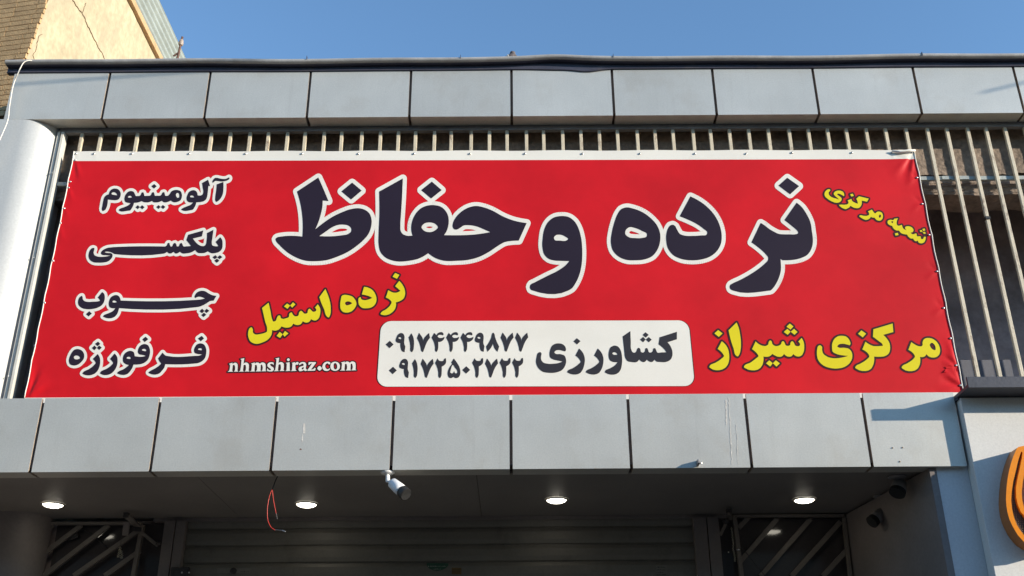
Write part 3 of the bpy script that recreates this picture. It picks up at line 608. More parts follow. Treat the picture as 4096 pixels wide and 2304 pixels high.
rd((112, 1592), (180, 1530), 0.014, 0.030); rd((112, 1592), (150, 1480), -0.012, 0.030); rd((112, 1592), (215, 1560), -0.010, 0.030); rd((112, 1592), (165, 1500), 0.010, 0.02); rd((112, 1592), (132, 1450), 0.008, 0.02)
for (sx, sy) in ((3668,710),(3689,815),(3748,1085),(3775,1231)): rd((sx, sy), (sx-40, sy+25), 0.007, 0.016); rd((sx, sy), (sx-35, sy-30), -0.005, 0.016)
tsx = [304, 376, 527, 757, 982, 1208, 1434, 1656, 1880, 2100, 2330, 2560, 2780, 2985, 3169, 3408, 3566, 3646]
for sx in tsx: rd((sx, 614), (sx+14, 632), 0.004, 0.010)
def bump_at(x, z):
    d = 0.0
    for a, c, amp, wd in ridges:
        ux, uz = c.x-a.x, c.z-a.z; ll = ux*ux+uz*uz
        t = ((x-a.x)*ux+(z-a.z)*uz)/ll
        if t < -0.1 or t > 1.25: continue
        dist = abs((x-a.x)*uz-(z-a.z)*ux)/math.sqrt(ll); tt = max(t, 0.0)
        wn = 0.006+wd*tt
        d += amp*math.exp(-(dist/wn)**2)*min(1.0, 0.25+tt*1.2)*max(0.0, 1-max(0, t-0.35)/0.9) if t > 0 else amp*0.25*math.exp(-(dist/wn)**2)*(1+t*10)
    return d
def bpos(u, v, off=0.0):
    # tiny sag of the top edge between the fixings, side edges drawn in a little between screws
    a = TL.lerp(TR, u); c = BL.lerp(BR, u); q = a.lerp(c, v)
    if v < 0.02: q.z += 0.003*math.sin(u*57)*(1-v/0.02)
    if u < 0.02: q.x += 0.006*abs(math.sin(v*26))*(1-u/0.02)
    if u > 0.98: q.x -= 0.007*abs(math.sin(v*24+0.5))*(u-0.98)/0.02
    return Vector((q.x, Y_BAN-off-bump_at(q.x, q.z), q.z))
us = []
u = 0.0
while u < 1.0: us.append(u); u += 0.0011 if (u < 0.05 or u > 0.945) else 0.006
us.append(1.0)
vs = [0, Vt*0.25, Vt*0.5, Vt*0.75, Vt]
v = Vt
while v < Vb-0.012: v += 0.0075; vs.append(v)
vs += [Vb, Vb+0.01, 1.0]
s = MB(); n = len(us)
for v in vs:
    for u in us: s.v.append(bpos(u, v))
for k in range(len(vs)-1):
    vm = (vs[k]+vs[k+1])/2
    mi = 1 if (vm < Vt or vm > Vb) else 0
    for i in range(n-1):
        a = k*n+i; s.f.append((a+n, a+n+1, a+1, a)); s.m.append(mi)
sheet = s.build('banner_sheet', [M['red'], M['white']], ban, smooth=True)
# folded hem standing proud at the right and left edges
for (U, mt) in ((1.0, 0), (0.0, 0)):
    pts = [bpos(U, v, 0.003) for v in vs[::3]]
    s = MB(); s.tube(pts, 0.0045, 6); s.build('hem', M['white'], ban, smooth=True)
s = MB(); s.tube([P(3568, 604, 0.105), P(3600, 608, 0.10), P(3635, 603, 0.095), P(3662, 602, 0.10)], [0.006, 0.012, 0.013, 0.008], 8); s.build('rolled_corner', M['white'], ban, smooth=True)
s = MB()
tp = [P(3781, 1466, Y_BAN-0.008), P(3800, 1462, Y_BAN-0.012), P(3812, 1464, Y_BAN-0.008), P(3804, 1470, Y_BAN-0.006), P(3786, 1474, Y_BAN-0.006), P(3793, 1486, Y_BAN-0.01), P(3776, 1488, Y_BAN-0.012), P(3784, 1476, Y_BAN-0.005)]
s.poly(tp[:4]); s.poly([tp[0], tp[3], tp[4]]); s.poly(tp[4:]); s.poly([P(3822, 1468, Y_BAN-0.006), P(3830, 1478, Y_BAN-0.01), P(3828, 1490, Y_BAN-0.01), P(3824, 1480, Y_BAN-0.006)])
s.build('torn_flap', M['red'], ban)

# --- lettering
def parse(frame, text):
    ox, oy, k = FR[frame]; hole = text.startswith('-'); text = text[1:] if hole else text
    pts = []
    for t in text.split():
        c = t.endswith('!'); a, b_ = t.rstrip('!').split(',')
        pts.append((ox+float(a)/k, oy+float(b_)/k, c))
    return hole, pts
def smooth_loop(pts, sub=5):
    n = len(pts); out = []
    if n <= 4 and all(p[2] for p in pts): sub = 1
    P2 = [Vector((p[0], p[1])) for p in pts]
    tan = []
    for i in range(n):
        a, b_, c = P2[i-1], P2[i], P2[(i+1) % n]
        d0 = max((b_-a).length, 1e-6); d1 = max((c-b_).length, 1e-6)
        tan.append(((b_-a)/d0*d1+(c-b_)/d1*d0)/(d0+d1))
    for i in range(n):
        j = (i+1) % n; p, q = P2[i], P2[j]; d = (q-p).length
        if pts[i][2] and pts[j][2]:
            out.append((p, True)); continue
        m0, m1 = tan[i], tan[j]; ch = (q-p)/max(d, 1e-6)
        if pts[i][2]: m0 = (2*ch-m1*0.9)*0.6 if not pts[j][2] else ch
        if pts[j][2]: m1 = (2*ch-m0*0.9)*0.6
        if m0.dot(ch) < 0.05: m0 = ch
        if m1.dot(ch) < 0.05: m1 = ch
        for k in range(sub):
            t = k/sub; h00 = 2*t**3-3*t*t+1; h10 = t**3-2*t*t+t; h01 = -2*t**3+3*t*t; h11 = t**3-t*t
            out.append((p*h00+m0*d*h10+q*h01+m1*d*h11, k == 0 and pts[i][2]))
    return out
def on_banner(q, off):
    w3 = P(q.x, q.y, Y_BAN); return Vector((w3.x, Y_BAN-off-bump_at(w3.x, w3.z), w3.z))
def fill_mesh(groups, off, mapper):
    s = MB()
    for loops in groups:
        l3 = [[Vector((p.x, p.y, 0)) for p, c in lp] for lp in loops]
        flat = [p for lp in l3 for p in lp]
        for tri in tessellate_polygon(l3):
            a, b_, c = (flat[i] for i in tri)
            if (b_-a).cross(c-a).z > 0: b_, c = c, b_
            s.poly([mapper(a, off), mapper(b_, off), mapper(c, off)][::-1])
    return s
def stroke_mesh(groups, wd, off, mapper):
    s = MB()
    verts, faces = [], []
    def add(pl):
        i = len(verts); verts.extend(pl); faces.append(list(range(i, i+len(pl))))
    for loops in groups:
        for lp in loops:
            pts = [p for p, c in lp]; n = len(pts)
            for i in range(n):
                a, b_ = pts[i], pts[(i+1) % n]; d = (b_-a)
                if d.length < 1e-4: continue
                d.normalize(); nr = Vector((-d.y, d.x))*wd
                add([a-nr, b_-nr, b_+nr, a+nr])
                e = (a-pts[i-1])
                if e.length > 1e-4:
                    ang = abs(e.angle(d, 0))
                    if ang > 0.06:
                        m = 16 if ang > 0.5 else 8
                        add([a+Vector((math.cos(2*math.pi*k/m+.1), math.sin(2*math.pi*k/m+.1)))*wd for k in range(m)])
    r = delaunay_2d_cdt(verts, [], faces, 0, 1e-4, True)
    vv, ff, of = r[0], r[2], r[5]
    base3 = [mapper(v, off) for v in vv]; s.v = base3
    for f, o_ in zip(ff, of):
        if o_: s.f.append(tuple(reversed(f)) ); s.m.append(0)
    # make every face look at the street
    for k, f in enumerate(s.f):
        a, b_, c = (s.v[i] for i in f[:3])
        if (b_-a).cross(c-a).y > 0: s.f[k] = tuple(reversed(f))
    return s
def face_street(s):
    for k, f in enumerate(s.f):
        a, b_, c = (s.v[i] for i in f[:3])
        if (b_-a).cross(c-a).y > 0: s.f[k] = tuple(reversed(f))
    return s
def letters(groups, off, mt, parent, nm='letter'):
    for g in groups:
        small = len(g) == 1 and len(g[0]) == 4
        face_street(fill_mesh([g], off, on_banner)).build('dot' if small else nm, M[mt], parent)
def word(name, label, cfill, cline, wd, glyphs, off, parent=None):
    groups = []
    for frame, texts in glyphs:
        for t in texts:
            hole, pts = parse(frame, t); lp = smooth_loop(pts)
            if hole: groups[-1].append(lp)
            else: groups.append([lp])
    if cline: parent = stroke_mesh(groups, wd, off, on_banner).build(name+'_outline', M[cline], ban, label=label)
    letters(groups, off+0.0014, cfill, parent)
# white plate with a thin dark border
def rrect(tl, tr, br, bl, r, grow):
    cs = [Vector(tl), Vector(tr), Vector(br), Vector(bl)]; cen = sum(cs, Vector((0, 0)))/4; out = []
    for i, c in enumerate(cs):
        a = (cs[i-1]-c).normalized(); b_ = (cs[(i+1) % 4]-c).normalized(); r_ = r
        c0 = c+(a+b_)*r_
        for k in range(9):
            t = math.pi/2*k/8
            q = c0 - (b_*math.cos(t)+a*math.sin(t))*0 - a*math.sin(t)*0
            q = c + a*r_*(1-math.sin(t)) + b_*r_*(1-math.cos(t))
            out.append(q+(q-cen).normalized()*grow*1.0)
    return [(p, False) for p in out]
PL = ((1522.5, 1284.5), (2756, 1281.5), (2781, 1545), (1505, 1547.5))
s = face_street(fill_mesh([[rrect(*PL, 42, 1.5)]], 0.0014, on_banner)); pl = s.build('plate_border', M['brown'], ban)
s = face_street(fill_mesh([[rrect(*PL, 41, -2.2)]], 0.0028, on_banner)); plate = s.build('white_plate', M['white'], ban)
for (nm, lb, cf, cl, wd, gl) in WORDS:
    word(nm, lb, cf, cl, wd, gl, 0.0030 if nm == 'name_word' else 0.0014, plate)
for lb, digits in NUM:
    groups = []
    for texts, dx, dy in digits:
        for t in texts:
            hole, pts = parse('G', t); pts = [(a+dx/4.025, b_+dy/4.025, c) for a, b_, c in pts]; lp = smooth_loop(pts)
            if hole: groups[-1].append(lp)
            else: groups.append([lp])
    letters(groups, 0.0044, 'ink', plate, 'digit')
# screws round the edge
def screw(px, py):
    q = P(px, py, Y_BAN-0.006); s = MB(); s.ball(q, 0.0065, n=8, k=4, sc3=(1, 0.6, 1)); s.tube([q+Vector((0, 0.004, 0)), q+Vector((0, -0.001, 0))], 0.009, 8)
    s.build('screw', M['screw'], ban, smooth=True)
for sx in tsx: screw(sx, 614 if sx < 3100 else 610)
for sx, sy in ((3668,710),(3689,815),(3717,939),(3748,1085),(3775,1231),(3802,1353),(3825,1461),(3842,1541),(281,726),(274,750),(256,833),(242,892),(212,1042),(178,1210),(139,1382),(300,640)): screw(sx, sy)
# ================================================================== neighbour on the left: brick front and plastered side wall
YC = 0.45
nb = thing('brick_house', 'taller neighbour with a tan brick front and sunlit cream plaster side wall', 'building', (-5.2, 0.6, 0.13))
c0 = P(99, 243, YC); c1 = P(191, 0, YC)
k_ = (c1.x-c0.x)/(c1.z-c0.z)
def cx(z): return c0.x+(z-c0.z)*k_
zt0 = c1.z+0.25
dl = Vector((-math.cos(R(10)), math.sin(R(10)), 0))       # brick front runs back to the left
# mortar wall behind the bricks
b = MB()
b.quad(Vector((cx(5.2), YC+0.012, 5.2))+dl*3.2, (cx(5.2), YC+0.012, 5.2), (cx(zt0), YC+0.012, zt0), Vector((cx(zt0), YC+0.012, zt0))+dl*3.2)
b.build('mortar_wall', M['mortar'], nb)
rh = 0.0585; z = c0.z-0.62; row = 0; L_ = 0.232
meshes = []
for k in range(5):
    t = MB(); e = rng.uniform(-0.002, 0.002); t.box(0.0, 1.0, -0.013+e, 0.012, 0.0, 1.0)
    me = bpy.data.meshes.new('brick'); me.from_pydata([tuple(v) for v in t.v], [], t.f); me.materials.append(M['brick']); meshes.append(me)
while z < zt0-rh:
    s0 = -rng.uniform(0.0, 0.012); off = (0.5*L_ if row % 2 else 0.12*L_)+rng.uniform(-0.02, 0.02)
    first = True; d = -0.004+rng.uniform(-0.008, 0.010)
    while d < 0.85:
        ln = (off if first else L_)+rng.uniform(-0.012, 0.012); first = False
        if ln < 0.05: ln = 0.08
        a = Vector((cx(z+rh/2), YC, z))+dl*d; c = a+dl*(ln-0.006)
        o = bpy.data.objects.new('brick', meshes[rng.randrange(5)]); col.objects.link(o)
        o.location = (c.x, c.y, z+0.004); o.scale = (ln-0.006, 1, rh-0.008); o.rotation_euler = (rng.uniform(-.006, .006), rng.uniform(-.006, .006), -R(10))
        put(o, nb); d += ln
    z += rh; row += 1
# plaster side wall (plane through the corner line), its coping, and the sheet fence above
XC = (c0.x+c1.x)/2
pe0 = PL_(517, 0, c0.x, c0.z, k_); pe1 = PL_(622, 243, c0.x, c0.z, k_)
zc = (pe0.z+pe1.z)/2
yfar = 9.0; nY, nZ = 60, 40
b = MB(); rows = []
for j in range(nZ+1):
    z = 5.0+(zc-5.0)*j/nZ; r_ = []
    for i in range(nY+1):
        y = YC+0.004+(yfar-YC)*i/nY
        edge = rng.uniform(-0.006, 0.006) if i == 0 else 0
        r_.append(Vector((cx(z)+rng.uniform(-.003, .003)+edge, y, z)))
    rows.append(r_)
for j in range(nZ):
    for i in range(nY): b.quad(rows[j][i], rows[j][i+1], rows[j+1][i+1], rows[j+1][i])
XC = cx(zc)
b.build('plaster_side_wall', M['plaster'], nb, smooth=True)
# cracks: thin dark grooves drawn as narrow strips lying 2 mm off the plaster
def crack(pts, wd, nm='crack'):
    s = MB(); pp = []
    for i in range(len(pts)-1):
        (x1, y1), (x2, y2) = pts[i], pts[i+1]
        for k in range(3):
            t = k/3; pp.append((x1+(x2-x1)*t+rng.uniform(-1.5, 1.5), y1+(y2-y1)*t+rng.uniform(-1, 1)))
    pp.append(pts[-1]); q = [PL_(px, py, c0.x+0.004, c0.z, k_) for px, py in pp]
    for a, c in zip(q[:-1], q[1:]):
        s.bar(a, c, wd*rng.uniform(0.6, 1.3), 0.003, (1, 0, 0))
    s.build(nm, M['crack'], nb)
sc_ = 1/2.5156
crack([(x*sc_, y*sc_) for x, y in ((735,0),(770,55),(800,100),(830,130),(860,190),(875,250),(910,300),(935,360),(965,420),(990,480),(1020,520),(1040,560),(1058,606))], 0.007)
crack([(x*sc_, y*sc_) for x, y in ((865,30),(850,70),(832,128))], 0.0035)
crack([(x*sc_, y*sc_) for x, y in ((430,345),(395,360),(375,430),(365,500),(330,555),(345,606))], 0.004)
xo = XC+0.055
s = MB(); zc2 = PX(532, 30, XC).z
s.box(XC-0.10, XC+0.045, YC+0.2, yfar, zc+0.001, zc+0.085); s.build('coping', M['coping'], nb, bevel=0.006)
ps0 = PX(644, 0, XC-0.02); ps1 = PX(740, 241, XC-0.02); zs1 = (ps0.z+ps1.z)/2
s = MB(); nzp = 60; prof = []
for k in range(nzp+1):
    z = zc+0.086+(zs1-zc-0.086)*k/nzp; prof.append((XC-0.02+0.022*math.sin(2*math.pi*k/nzp*6.0), z))
ys = [0.9, 2.5, 4.0, 5.5, 7.0, 9.5]
for k in range(nzp):
    for i in range(len(ys)-1):
        s.quad((prof[k][0], ys[i], prof[k][1]), (prof[k][0], ys[i+1], prof[k][1]), (prof[k+1][0], ys[i+1], prof[k+1][1]), (prof[k+1][0], ys[i], prof[k+1][1]))
s.build('corrugated_sheet', M['zinc'], nb, smooth=True)
b = MB(); b.box(XC-3.6, XC-0.9, 1.6, 9.0, 0.13, zc-0.1); b.build('house_body', M['plain'], nb)

# rusty rod with an insulator on the roof edge
q = P(707, 243, 1.2); rod = thing('rooftop_rod', 'rusty rod with a pale insulator standing on the roof edge by the corrugated sheet', 'rod', (q.x, 1.2, 7.28))
a, c = P(703, 262, 1.2), P(730, 148, 1.2)
s = MB(); s.tube([a.lerp(c, t)+Vector((rng.uniform(-.002, .002), 0, 0)) for t in (0, .2, .4, .6, .8, 1)], [0.014, 0.014, 0.012, 0.012, 0.013, 0.012], 8); s.build('rod', M['rust'], rod, smooth=True)
m0, m1 = a.lerp(c, 0.70), a.lerp(c, 0.90)
s = MB(); s.tube([m0.lerp(m1, t) for t in (0, .15, .3, .45, .6, .8, 1)], [0.018, 0.026, 0.020, 0.028, 0.020, 0.022, 0.015], 10); s.build('insulator', M['ceramic'], rod, smooth=True)
for t, dx, dz in ((0.45, -0.05, -0.045), (0.25, -0.045, -0.04), (0.10, -0.05, -0.03)):
    p_ = a.lerp(c, t); s = MB(); s.tube([p_+Vector((0.01, 0, 0.01)), p_+Vector((dx, 0, dz))], 0.010, 6); s.build('stub', M['rust'], rod)

# pigeon on the capping
q = P(2046, 232, -0.03)
pg = thing('pigeon', 'grey pigeon sitting on the roof capping, head turned to the left', 'bird', (q.x, -0.01, 7.31))
s = MB(); cx_, cy_, cz_ = q.x, 0.0, q.z
def pp(px, py): return P(px, py, -0.01)
s.tube([pp(2012, 236), pp(2022, 236), pp(2034, 236), pp(2048, 236), pp(2060, 235), pp(2067, 236)], [0.006, 0.024, 0.040, 0.050, 0.036, 0.010], 12)
s.tube([pp(2056, 234), pp(2053, 225), pp(2051, 218), pp(2050, 212), pp(2049, 207)], [0.040, 0.028, 0.024, 0.026, 0.012], 12)
s.build('body', M['feather'], pg, smooth=True)
s = MB(); s.tube([pp(2048, 214), pp(2043, 219), pp(2039, 223)], [0.014, 0.007, 0.002], 8); s.build('beak', M['feather_dark'], pg, smooth=True)
s = MB(); s.ball(pp(2046, 213)+Vector((0, -0.016, 0)), 0.010, n=8, k=5); s.build('face', M['feather_dark'], pg, smooth=True)
s = MB(); s.tube([pp(2040, 237)+Vector((0, -0.03, 0)), pp(2032, 233)+Vector((0, -0.030, 0)), pp(2024, 235)+Vector((0, -0.02, 0))], [0.008, 0.016, 0.006], 8); s.build('wing', M['feather_white'], pg, smooth=True)
s = MB(); s.tube([pp(2026, 234), pp(2018, 236), pp(2006, 239)], [0.014, 0.012, 0.004], 8); s.build('tail', M['feather_dark'], pg, smooth=True)

# ================================================================== cables
def spline(pts, Y, n=6):
    pp_ = [P(x, y, Y) if not isinstance(Y, (list, tuple)) else P(x, y, Y[i]) for i, (x, y) in enumerate(pts)]; out = []
    for i in range(len(pp_)-1):
        a, b_, c, d = pp_[max(i-1, 0)], pp_[i], pp_[i+1], pp_[min(i+2, len(pp_)-1)]
        for k in range(n):
            t = k/n; out.append(0.5*((2*b_)+(c-a)*t+(2*a-5*b_+4*c-d)*t*t+(3*b_-3*c+d-a)*t**3))
    out.append(pp_[-1]); return out
s = MB(); s.tube(spline([(150, 250), (135, 244), (115, 242), (95, 250), (80, 275), (70, 297), (60, 320), (50, 352), (45, 380), (40, 410), (36, 440), (34, 465), (28, 490), (18, 515), (0, 556), (-40, 640)], [0.02, -0.06, -0.10]+[-0.11]*3+[-0.08]*10), 0.0048, 6)
tag(s.build('white_cable', M['cable_white'], smooth=True), 'white cable hanging over the left end of the roof capping', 'cable')
wr = thing('hanging_wires', 'thin red and black wires with bare ends dangling below the lower cladding', 'wire', P(1105, 1907, 0.17))
t2 = lambda L: [(1024+x/2.5156, 1728+y/2.5156) for x, y in L]
s = MB(); s.tube(spline(t2([(222,440),(205,470),(185,520),(165,575)]), 0.17), 0.0045, 6); s.build('black_lead', M['cable_black'], wr, smooth=True)
s = MB(); s.tube(spline(t2([(165,572),(152,600),(135,650),(122,710),(114,780),(114,840),(120,890),(135,930),(155,962),(190,985)]), 0.17), 0.0024, 6); s.build('red_strand', M['cable_red'], wr, smooth=True)
s = MB(); s.tube(spline(t2([(165,572),(170,640),(180,710),(192,770),(203,822)]), 0.17), 0.0024, 6); s.build('red_strand', M['cable_red'], wr, smooth=True)
s = MB(); s.tube(spline(t2([(190,984),(225,986),(262,990)]), 0.17), 0.0016, 5); s.tube(spline(t2([(262,990),(280,996),(296,1004)]), 0.17), [0.004]*12+[0.006], 6); s.build('bare_end', M['screw'], wr, smooth=True)
s = MB(); s.tube(spline(t2([(201,820),(208,850),(212,878)]), 0.17), 0.005, 6); s.build('connector', M['iron'], wr, smooth=True)

# ================================================================== downlights in the soffit
names = ['leftmost round downlight, lit, nearest the curved column', 'lit round downlight between the dangling red wires and the bullet camera',
         'lit round downlight above the middle of the roller shutter', 'lit round downlight nearest the right return wall']
for (px, py), lb in zip(((212.5, 2015), (1226, 2014), (2226, 1997), (3217, 1996)), names):
    q = PZ(px, py, zsf); dl_ = thing('downlight', lb, 'ceiling light', (q.x, q.y, zsf), 'round downlights in the entrance soffit')
    n = 28; r_ = 0.094
    def ring(rr, z): return [Vector((q.x+rr*math.cos(2*math.pi*k/n), q.y+rr*math.sin(2*math.pi*k/n), z)) for k in range(n)]
    s = MB(); A, B, C_, D_ = ring(r_, zsf-0.001), ring(r_, zsf-0.010), ring(r_-0.010, zsf-0.014), ring(r_-0.016, zsf-0.004)
    for a_, b_ in ((A, B), (B, C_), (C_, D_)):
        for k in range(n): s.quad(a_[k], b_[k], b_[(k+1) % n], a_[(k+1) % n])
    s.build('ring', M['lamp_ring'], dl_, smooth=True)
    s = MB(); s.ball((q.x, q.y, zsf-0.006), r_-0.014, n=24, k=8, sc3=(1, 1, 0.32)); s.build('diffuser', M['lamp'], dl_, smooth=True)

# ================================================================== CCTV cameras
def cctv(label, disc, arm_to, body_a, body_b, rb, shell='cam_white'):
    o = thing('security_camera', label, 'camera', disc)
    s = MB(); s.tube([disc+Vector((0, 0, 0.0)), disc+Vector((0, 0, -0.006)), disc+Vector((0, 0, -0.014)), disc+Vector((0, 0, -0.020))], [rb*1.22, rb*1.25, rb*1.05, rb*0.5], 20); s.build('base_plate', M[shell], o, smooth=True)
    s = MB(); s.tube([disc+Vector((0, 0, -0.012)), disc.lerp(arm_to, 0.55), arm_to, arm_to.lerp(body_a, 0.35), body_a.lerp(body_b, 0.12)], [rb*0.34, rb*0.38, rb*0.38, rb*0.28, rb*0.3], 12); s.build('arm', M[shell], o, smooth=True)
    d = (body_b-body_a); L = lambda t: body_a+d*t
    s = MB(); s.tube([L(0), L(0.02), L(0.10), L(0.45), L(0.72)], [rb*0.35, rb*0.62, rb*0.90, rb*1.0, rb*1.02], 20); s.build('shell', M[shell], o, smooth=True)
    s = MB(); s.tube([L(0.72), L(0.73), L(0.98), L(1.0), L(0.96), L(0.95)], [rb*1.0, rb*1.05, rb*1.07, rb*0.98, rb*0.90, rb*0.88], 20, caps=False); s.build('hood', M['cam_black'], o)
    s = MB(); s.tube([L(0.90), L(0.93)], [rb*0.9, rb*0.9], 20); s.tube([L(0.93), L(0.955)], [rb*0.42, rb*0.36], 14); s.build('lens', M['lens'], o)
    return o
zlip = Z_LB-0.001
c1_ = PZ(1551, 1889, zlip); c1_ = Vector((c1_.x, 0.055, zlip))
cctv('white bullet security camera hanging under the lower cladding, lit by the sun', c1_, P(1551, 1925, 0.04), P(1565, 1928, 0.03), P(1625, 1979, -0.07), 0.043)
q = PZ(3588, 1906, zsf-0.001)
cctv('dim white security camera in the soffit corner nearest the street', q, q+Vector((0.02, 0.02, -0.03)), P(3602, 1926, q.y+0.03), P(3588, 1975, q.y-0.01), 0.056, 'cam_shaded')
q = PZ(3522, 1984, zsf-0.001)
cctv('shaded security camera deeper under the soffit, pointing down left', q, P(3533, 2035, q.y), P(3530, 2048, q.y-0.02), P(3486, 2090, q.y-0.06), 0.048, 'cam_shaded')

# ================================================================== roller shutter
sh = thing('roller_shutter', 'closed grey roller shutter across the middle of the shop entrance', 'shutter', ((xsl+xsr)/2, YW, 0.13))
hz = P(1500, 2111.6, YW).z-P(1500, 2179, YW).z; ztop = P(1500, 2111.6, YW).z
z = ztop+hz
while z > 0.2:
    z1 = min(z, zt-0.03); z0 = z-hz
    s = MB(); y0 = YW+0.005
    pr = [(0.012, z0), (0.0, z0+0.006), (-0.006, z0+hz*0.3), (-0.006, z0+hz*0.72), (0.002, z1-0.012), (0.014, z1-0.007), (0.014, z1)]
    for (ya, za), (yb_, zb2) in zip(pr[:-1], pr[1:]): s.quad((xsl, y0+ya, za), (xsr, y0+ya, za), (xsr, y0+yb_, zb2), (xsl, y0+yb_, zb2))
    s.build('slat', M['shutter'], sh)
    z -= hz
# paper notices and stickers on the shutter
def sticker(pxs, mt, label, nm='sticker', text=None):
    o = MB(); o.poly([P(x, y, YW-0.004) for x, y in pxs][::-1]); face_street(o); o = o.build(nm, M[mt]); tag(o, label, 'sticker')
    if text:
        s = MB()
        for (x, y, wd, n) in text:
            for k in range(n):
                xx = x+wd*(k+0.1)/n; hh = rng.uniform(2.2, 4.8); ww = wd/n*rng.uniform(0.25, 0.8)
                s.poly([P(xx, y, YW-0.006), P(xx+ww, y, YW-0.006), P(xx+ww*0.8, y-hh, YW-0.006), P(xx, y-hh*0.8, YW-0.006)])
        face_street(s).build('print', M['sticker_text'] if mt == 'sticker_green' else M['cable_black'], o)
arc = [(1707, 2252), (1794, 2253), (1792, 2264), (1783, 2273), (1768, 2280), (1750, 2283.5), (1733, 2281), (1717, 2274), (1708, 2264)]
sticker(arc, 'sticker_green', 'dark green half round sticker with pale writing on the roller shutter', text=[(1712, 2267, 74, 16), (1732, 2278, 32, 9)])
sticker([(1807, 2271), (1846, 2272), (1846, 2297), (1807, 2296)], 'sticker_brown', 'small brown square sticker right of the green half round one', text=[(1810, 2280, 32, 8), (1810, 2289, 32, 8)])
sticker([(2624, 2259), (2668, 2260), (2670, 2303), (2625, 2302)], 'sticker_grey', 'grey printed paper label near the right end of the shutter', text=[(2627, 2271, 36, 7), (2627, 2281, 36, 8), (2627, 2291, 26, 6), (2627, 2300, 38, 8)])
sticker([(870, 2273), (1002, 2273), (1000, 2293), (868, 2292)], 'sticker_grey', 'pale metal label plate round the lock at the left of the shutter', nm='lock_plate', text=[(962, 2289, 34, 8)])
lk = thing('shutter_lock', 'round keyhole lock in the pale plate at the left of the shutter', 'lock', P(934, 2284, YW))
s = MB(); a = P(934, 2284, YW-0.005); s.tube([a, a+Vector((0, -0.012, 0)), a+Vector((0, -0.016, 0))], [0.027, 0.026, 0.012], 16); s.build('cylinder_face', M['iron'], lk)
s = MB(); a = P(722, 2276, YW-0.07); s.box(a.x-0.072, a.x+0.08, YW-0.10, YW-0.062, a.z-0.12, a.z+0.01)
bk = thing('lock_box', 'black lock box on the left shutter jamb at the bottom edge', 'box', a)
s.build('case', M['iron'], bk, bevel=0.004)
for px in (728, 756):
    s = MB(); c = P(px, 2290, YW-0.102); s.ball(c, 0.008, n=8, k=4); s.build('screw', M['screw'], bk, smooth=True)

# ================================================================== lattice gates with slanting bars
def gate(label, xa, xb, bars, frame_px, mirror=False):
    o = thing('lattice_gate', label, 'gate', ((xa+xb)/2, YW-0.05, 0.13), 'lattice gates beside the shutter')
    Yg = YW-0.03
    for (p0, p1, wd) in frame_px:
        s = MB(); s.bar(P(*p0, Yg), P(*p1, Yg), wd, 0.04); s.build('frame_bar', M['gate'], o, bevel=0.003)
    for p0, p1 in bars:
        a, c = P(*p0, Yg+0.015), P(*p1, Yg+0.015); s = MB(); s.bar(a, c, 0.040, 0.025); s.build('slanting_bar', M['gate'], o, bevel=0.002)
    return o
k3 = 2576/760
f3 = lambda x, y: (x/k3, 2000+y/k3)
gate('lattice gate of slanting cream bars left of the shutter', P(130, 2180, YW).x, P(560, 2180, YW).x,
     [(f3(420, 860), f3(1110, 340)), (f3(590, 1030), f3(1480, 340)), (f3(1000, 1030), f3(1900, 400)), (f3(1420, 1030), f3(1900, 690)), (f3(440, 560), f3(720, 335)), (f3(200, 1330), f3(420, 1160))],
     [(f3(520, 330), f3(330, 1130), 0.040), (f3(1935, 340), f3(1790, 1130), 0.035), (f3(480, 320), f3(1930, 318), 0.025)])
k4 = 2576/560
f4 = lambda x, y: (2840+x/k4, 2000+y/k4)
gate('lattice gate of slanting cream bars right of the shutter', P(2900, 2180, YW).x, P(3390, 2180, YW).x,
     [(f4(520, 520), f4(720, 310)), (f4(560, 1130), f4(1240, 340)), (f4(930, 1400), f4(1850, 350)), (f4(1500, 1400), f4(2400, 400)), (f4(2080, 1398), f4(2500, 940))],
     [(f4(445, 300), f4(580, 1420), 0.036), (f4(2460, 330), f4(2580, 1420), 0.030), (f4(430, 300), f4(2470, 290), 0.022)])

def chain(o, pts, Y, r_=0.006):
    q = spline(pts, Y, 4); s = MB()
    for i in range(len(q)-1):
        a, c = q[i], q[i+1]; d = (c-a); sd = Vector((1, 0, 0)) if i % 2 else Vector((0, 1, 0)); u_ = d.normalized(); n_ = 10
        ring_ = [(a+c)/2+u_*math.cos(2*math.pi*k/n_)*d.length*0.62+sd*math.sin(2*math.pi*k/n_)*r_ for k in range(n_+1)]
        s.tube(ring_, 0.0018, 5, caps=False)
    return s.build('chain', M['chain'], o, smooth=True)
# track ends / brackets that carry the gates
bl_ = thing('gate_bracket', 'grey bracket and rod with a short bright chain on the left gate', 'bracket', PZ(505, 2060, zsf), 'brackets above the gates')
Yg = YW-0.30
s = MB(); q = P(505, 2061, Yg); s.box(q.x-0.02, q.x+0.02, Yg-0.02, Yg+0.02, q.z-0.02, q.z+0.02); s.build('square_end', M['iron'], bl_)
s = MB(); s.bar(P(*f3(1720, 215), Yg), P(*f3(1910, 400), YW-0.09), 0.04, 0.03); s.build('track', M['gate'], bl_, bevel=0.003)
s = MB(); s.bar(P(*f3(1720, 300), Yg+0.05), P(*f3(1700, 480), Yg+0.05), 0.05, 0.02); s.build('hanger_plate', M['jamb'], bl_, bevel=0.003)
s = MB(); s.bar(P(*f3(1800, 390), Yg+0.1), P(*f3(1910, 400), Yg+0.1), 0.035, 0.03); s.build('roller', M['iron'], bl_)
s = MB(); s.bar(P(*f3(1920, 440), YW-0.11), P(*f3(2140, 620), YW-0.11), 0.028, 0.02); s.build('stay_rod', M['gate'], bl_, bevel=0.002)
s = MB(); s.ball(P(*f3(2150, 590), YW-0.12), 0.02, n=10, k=6); s.build('stay_knob', M['iron'], bl_, smooth=True)
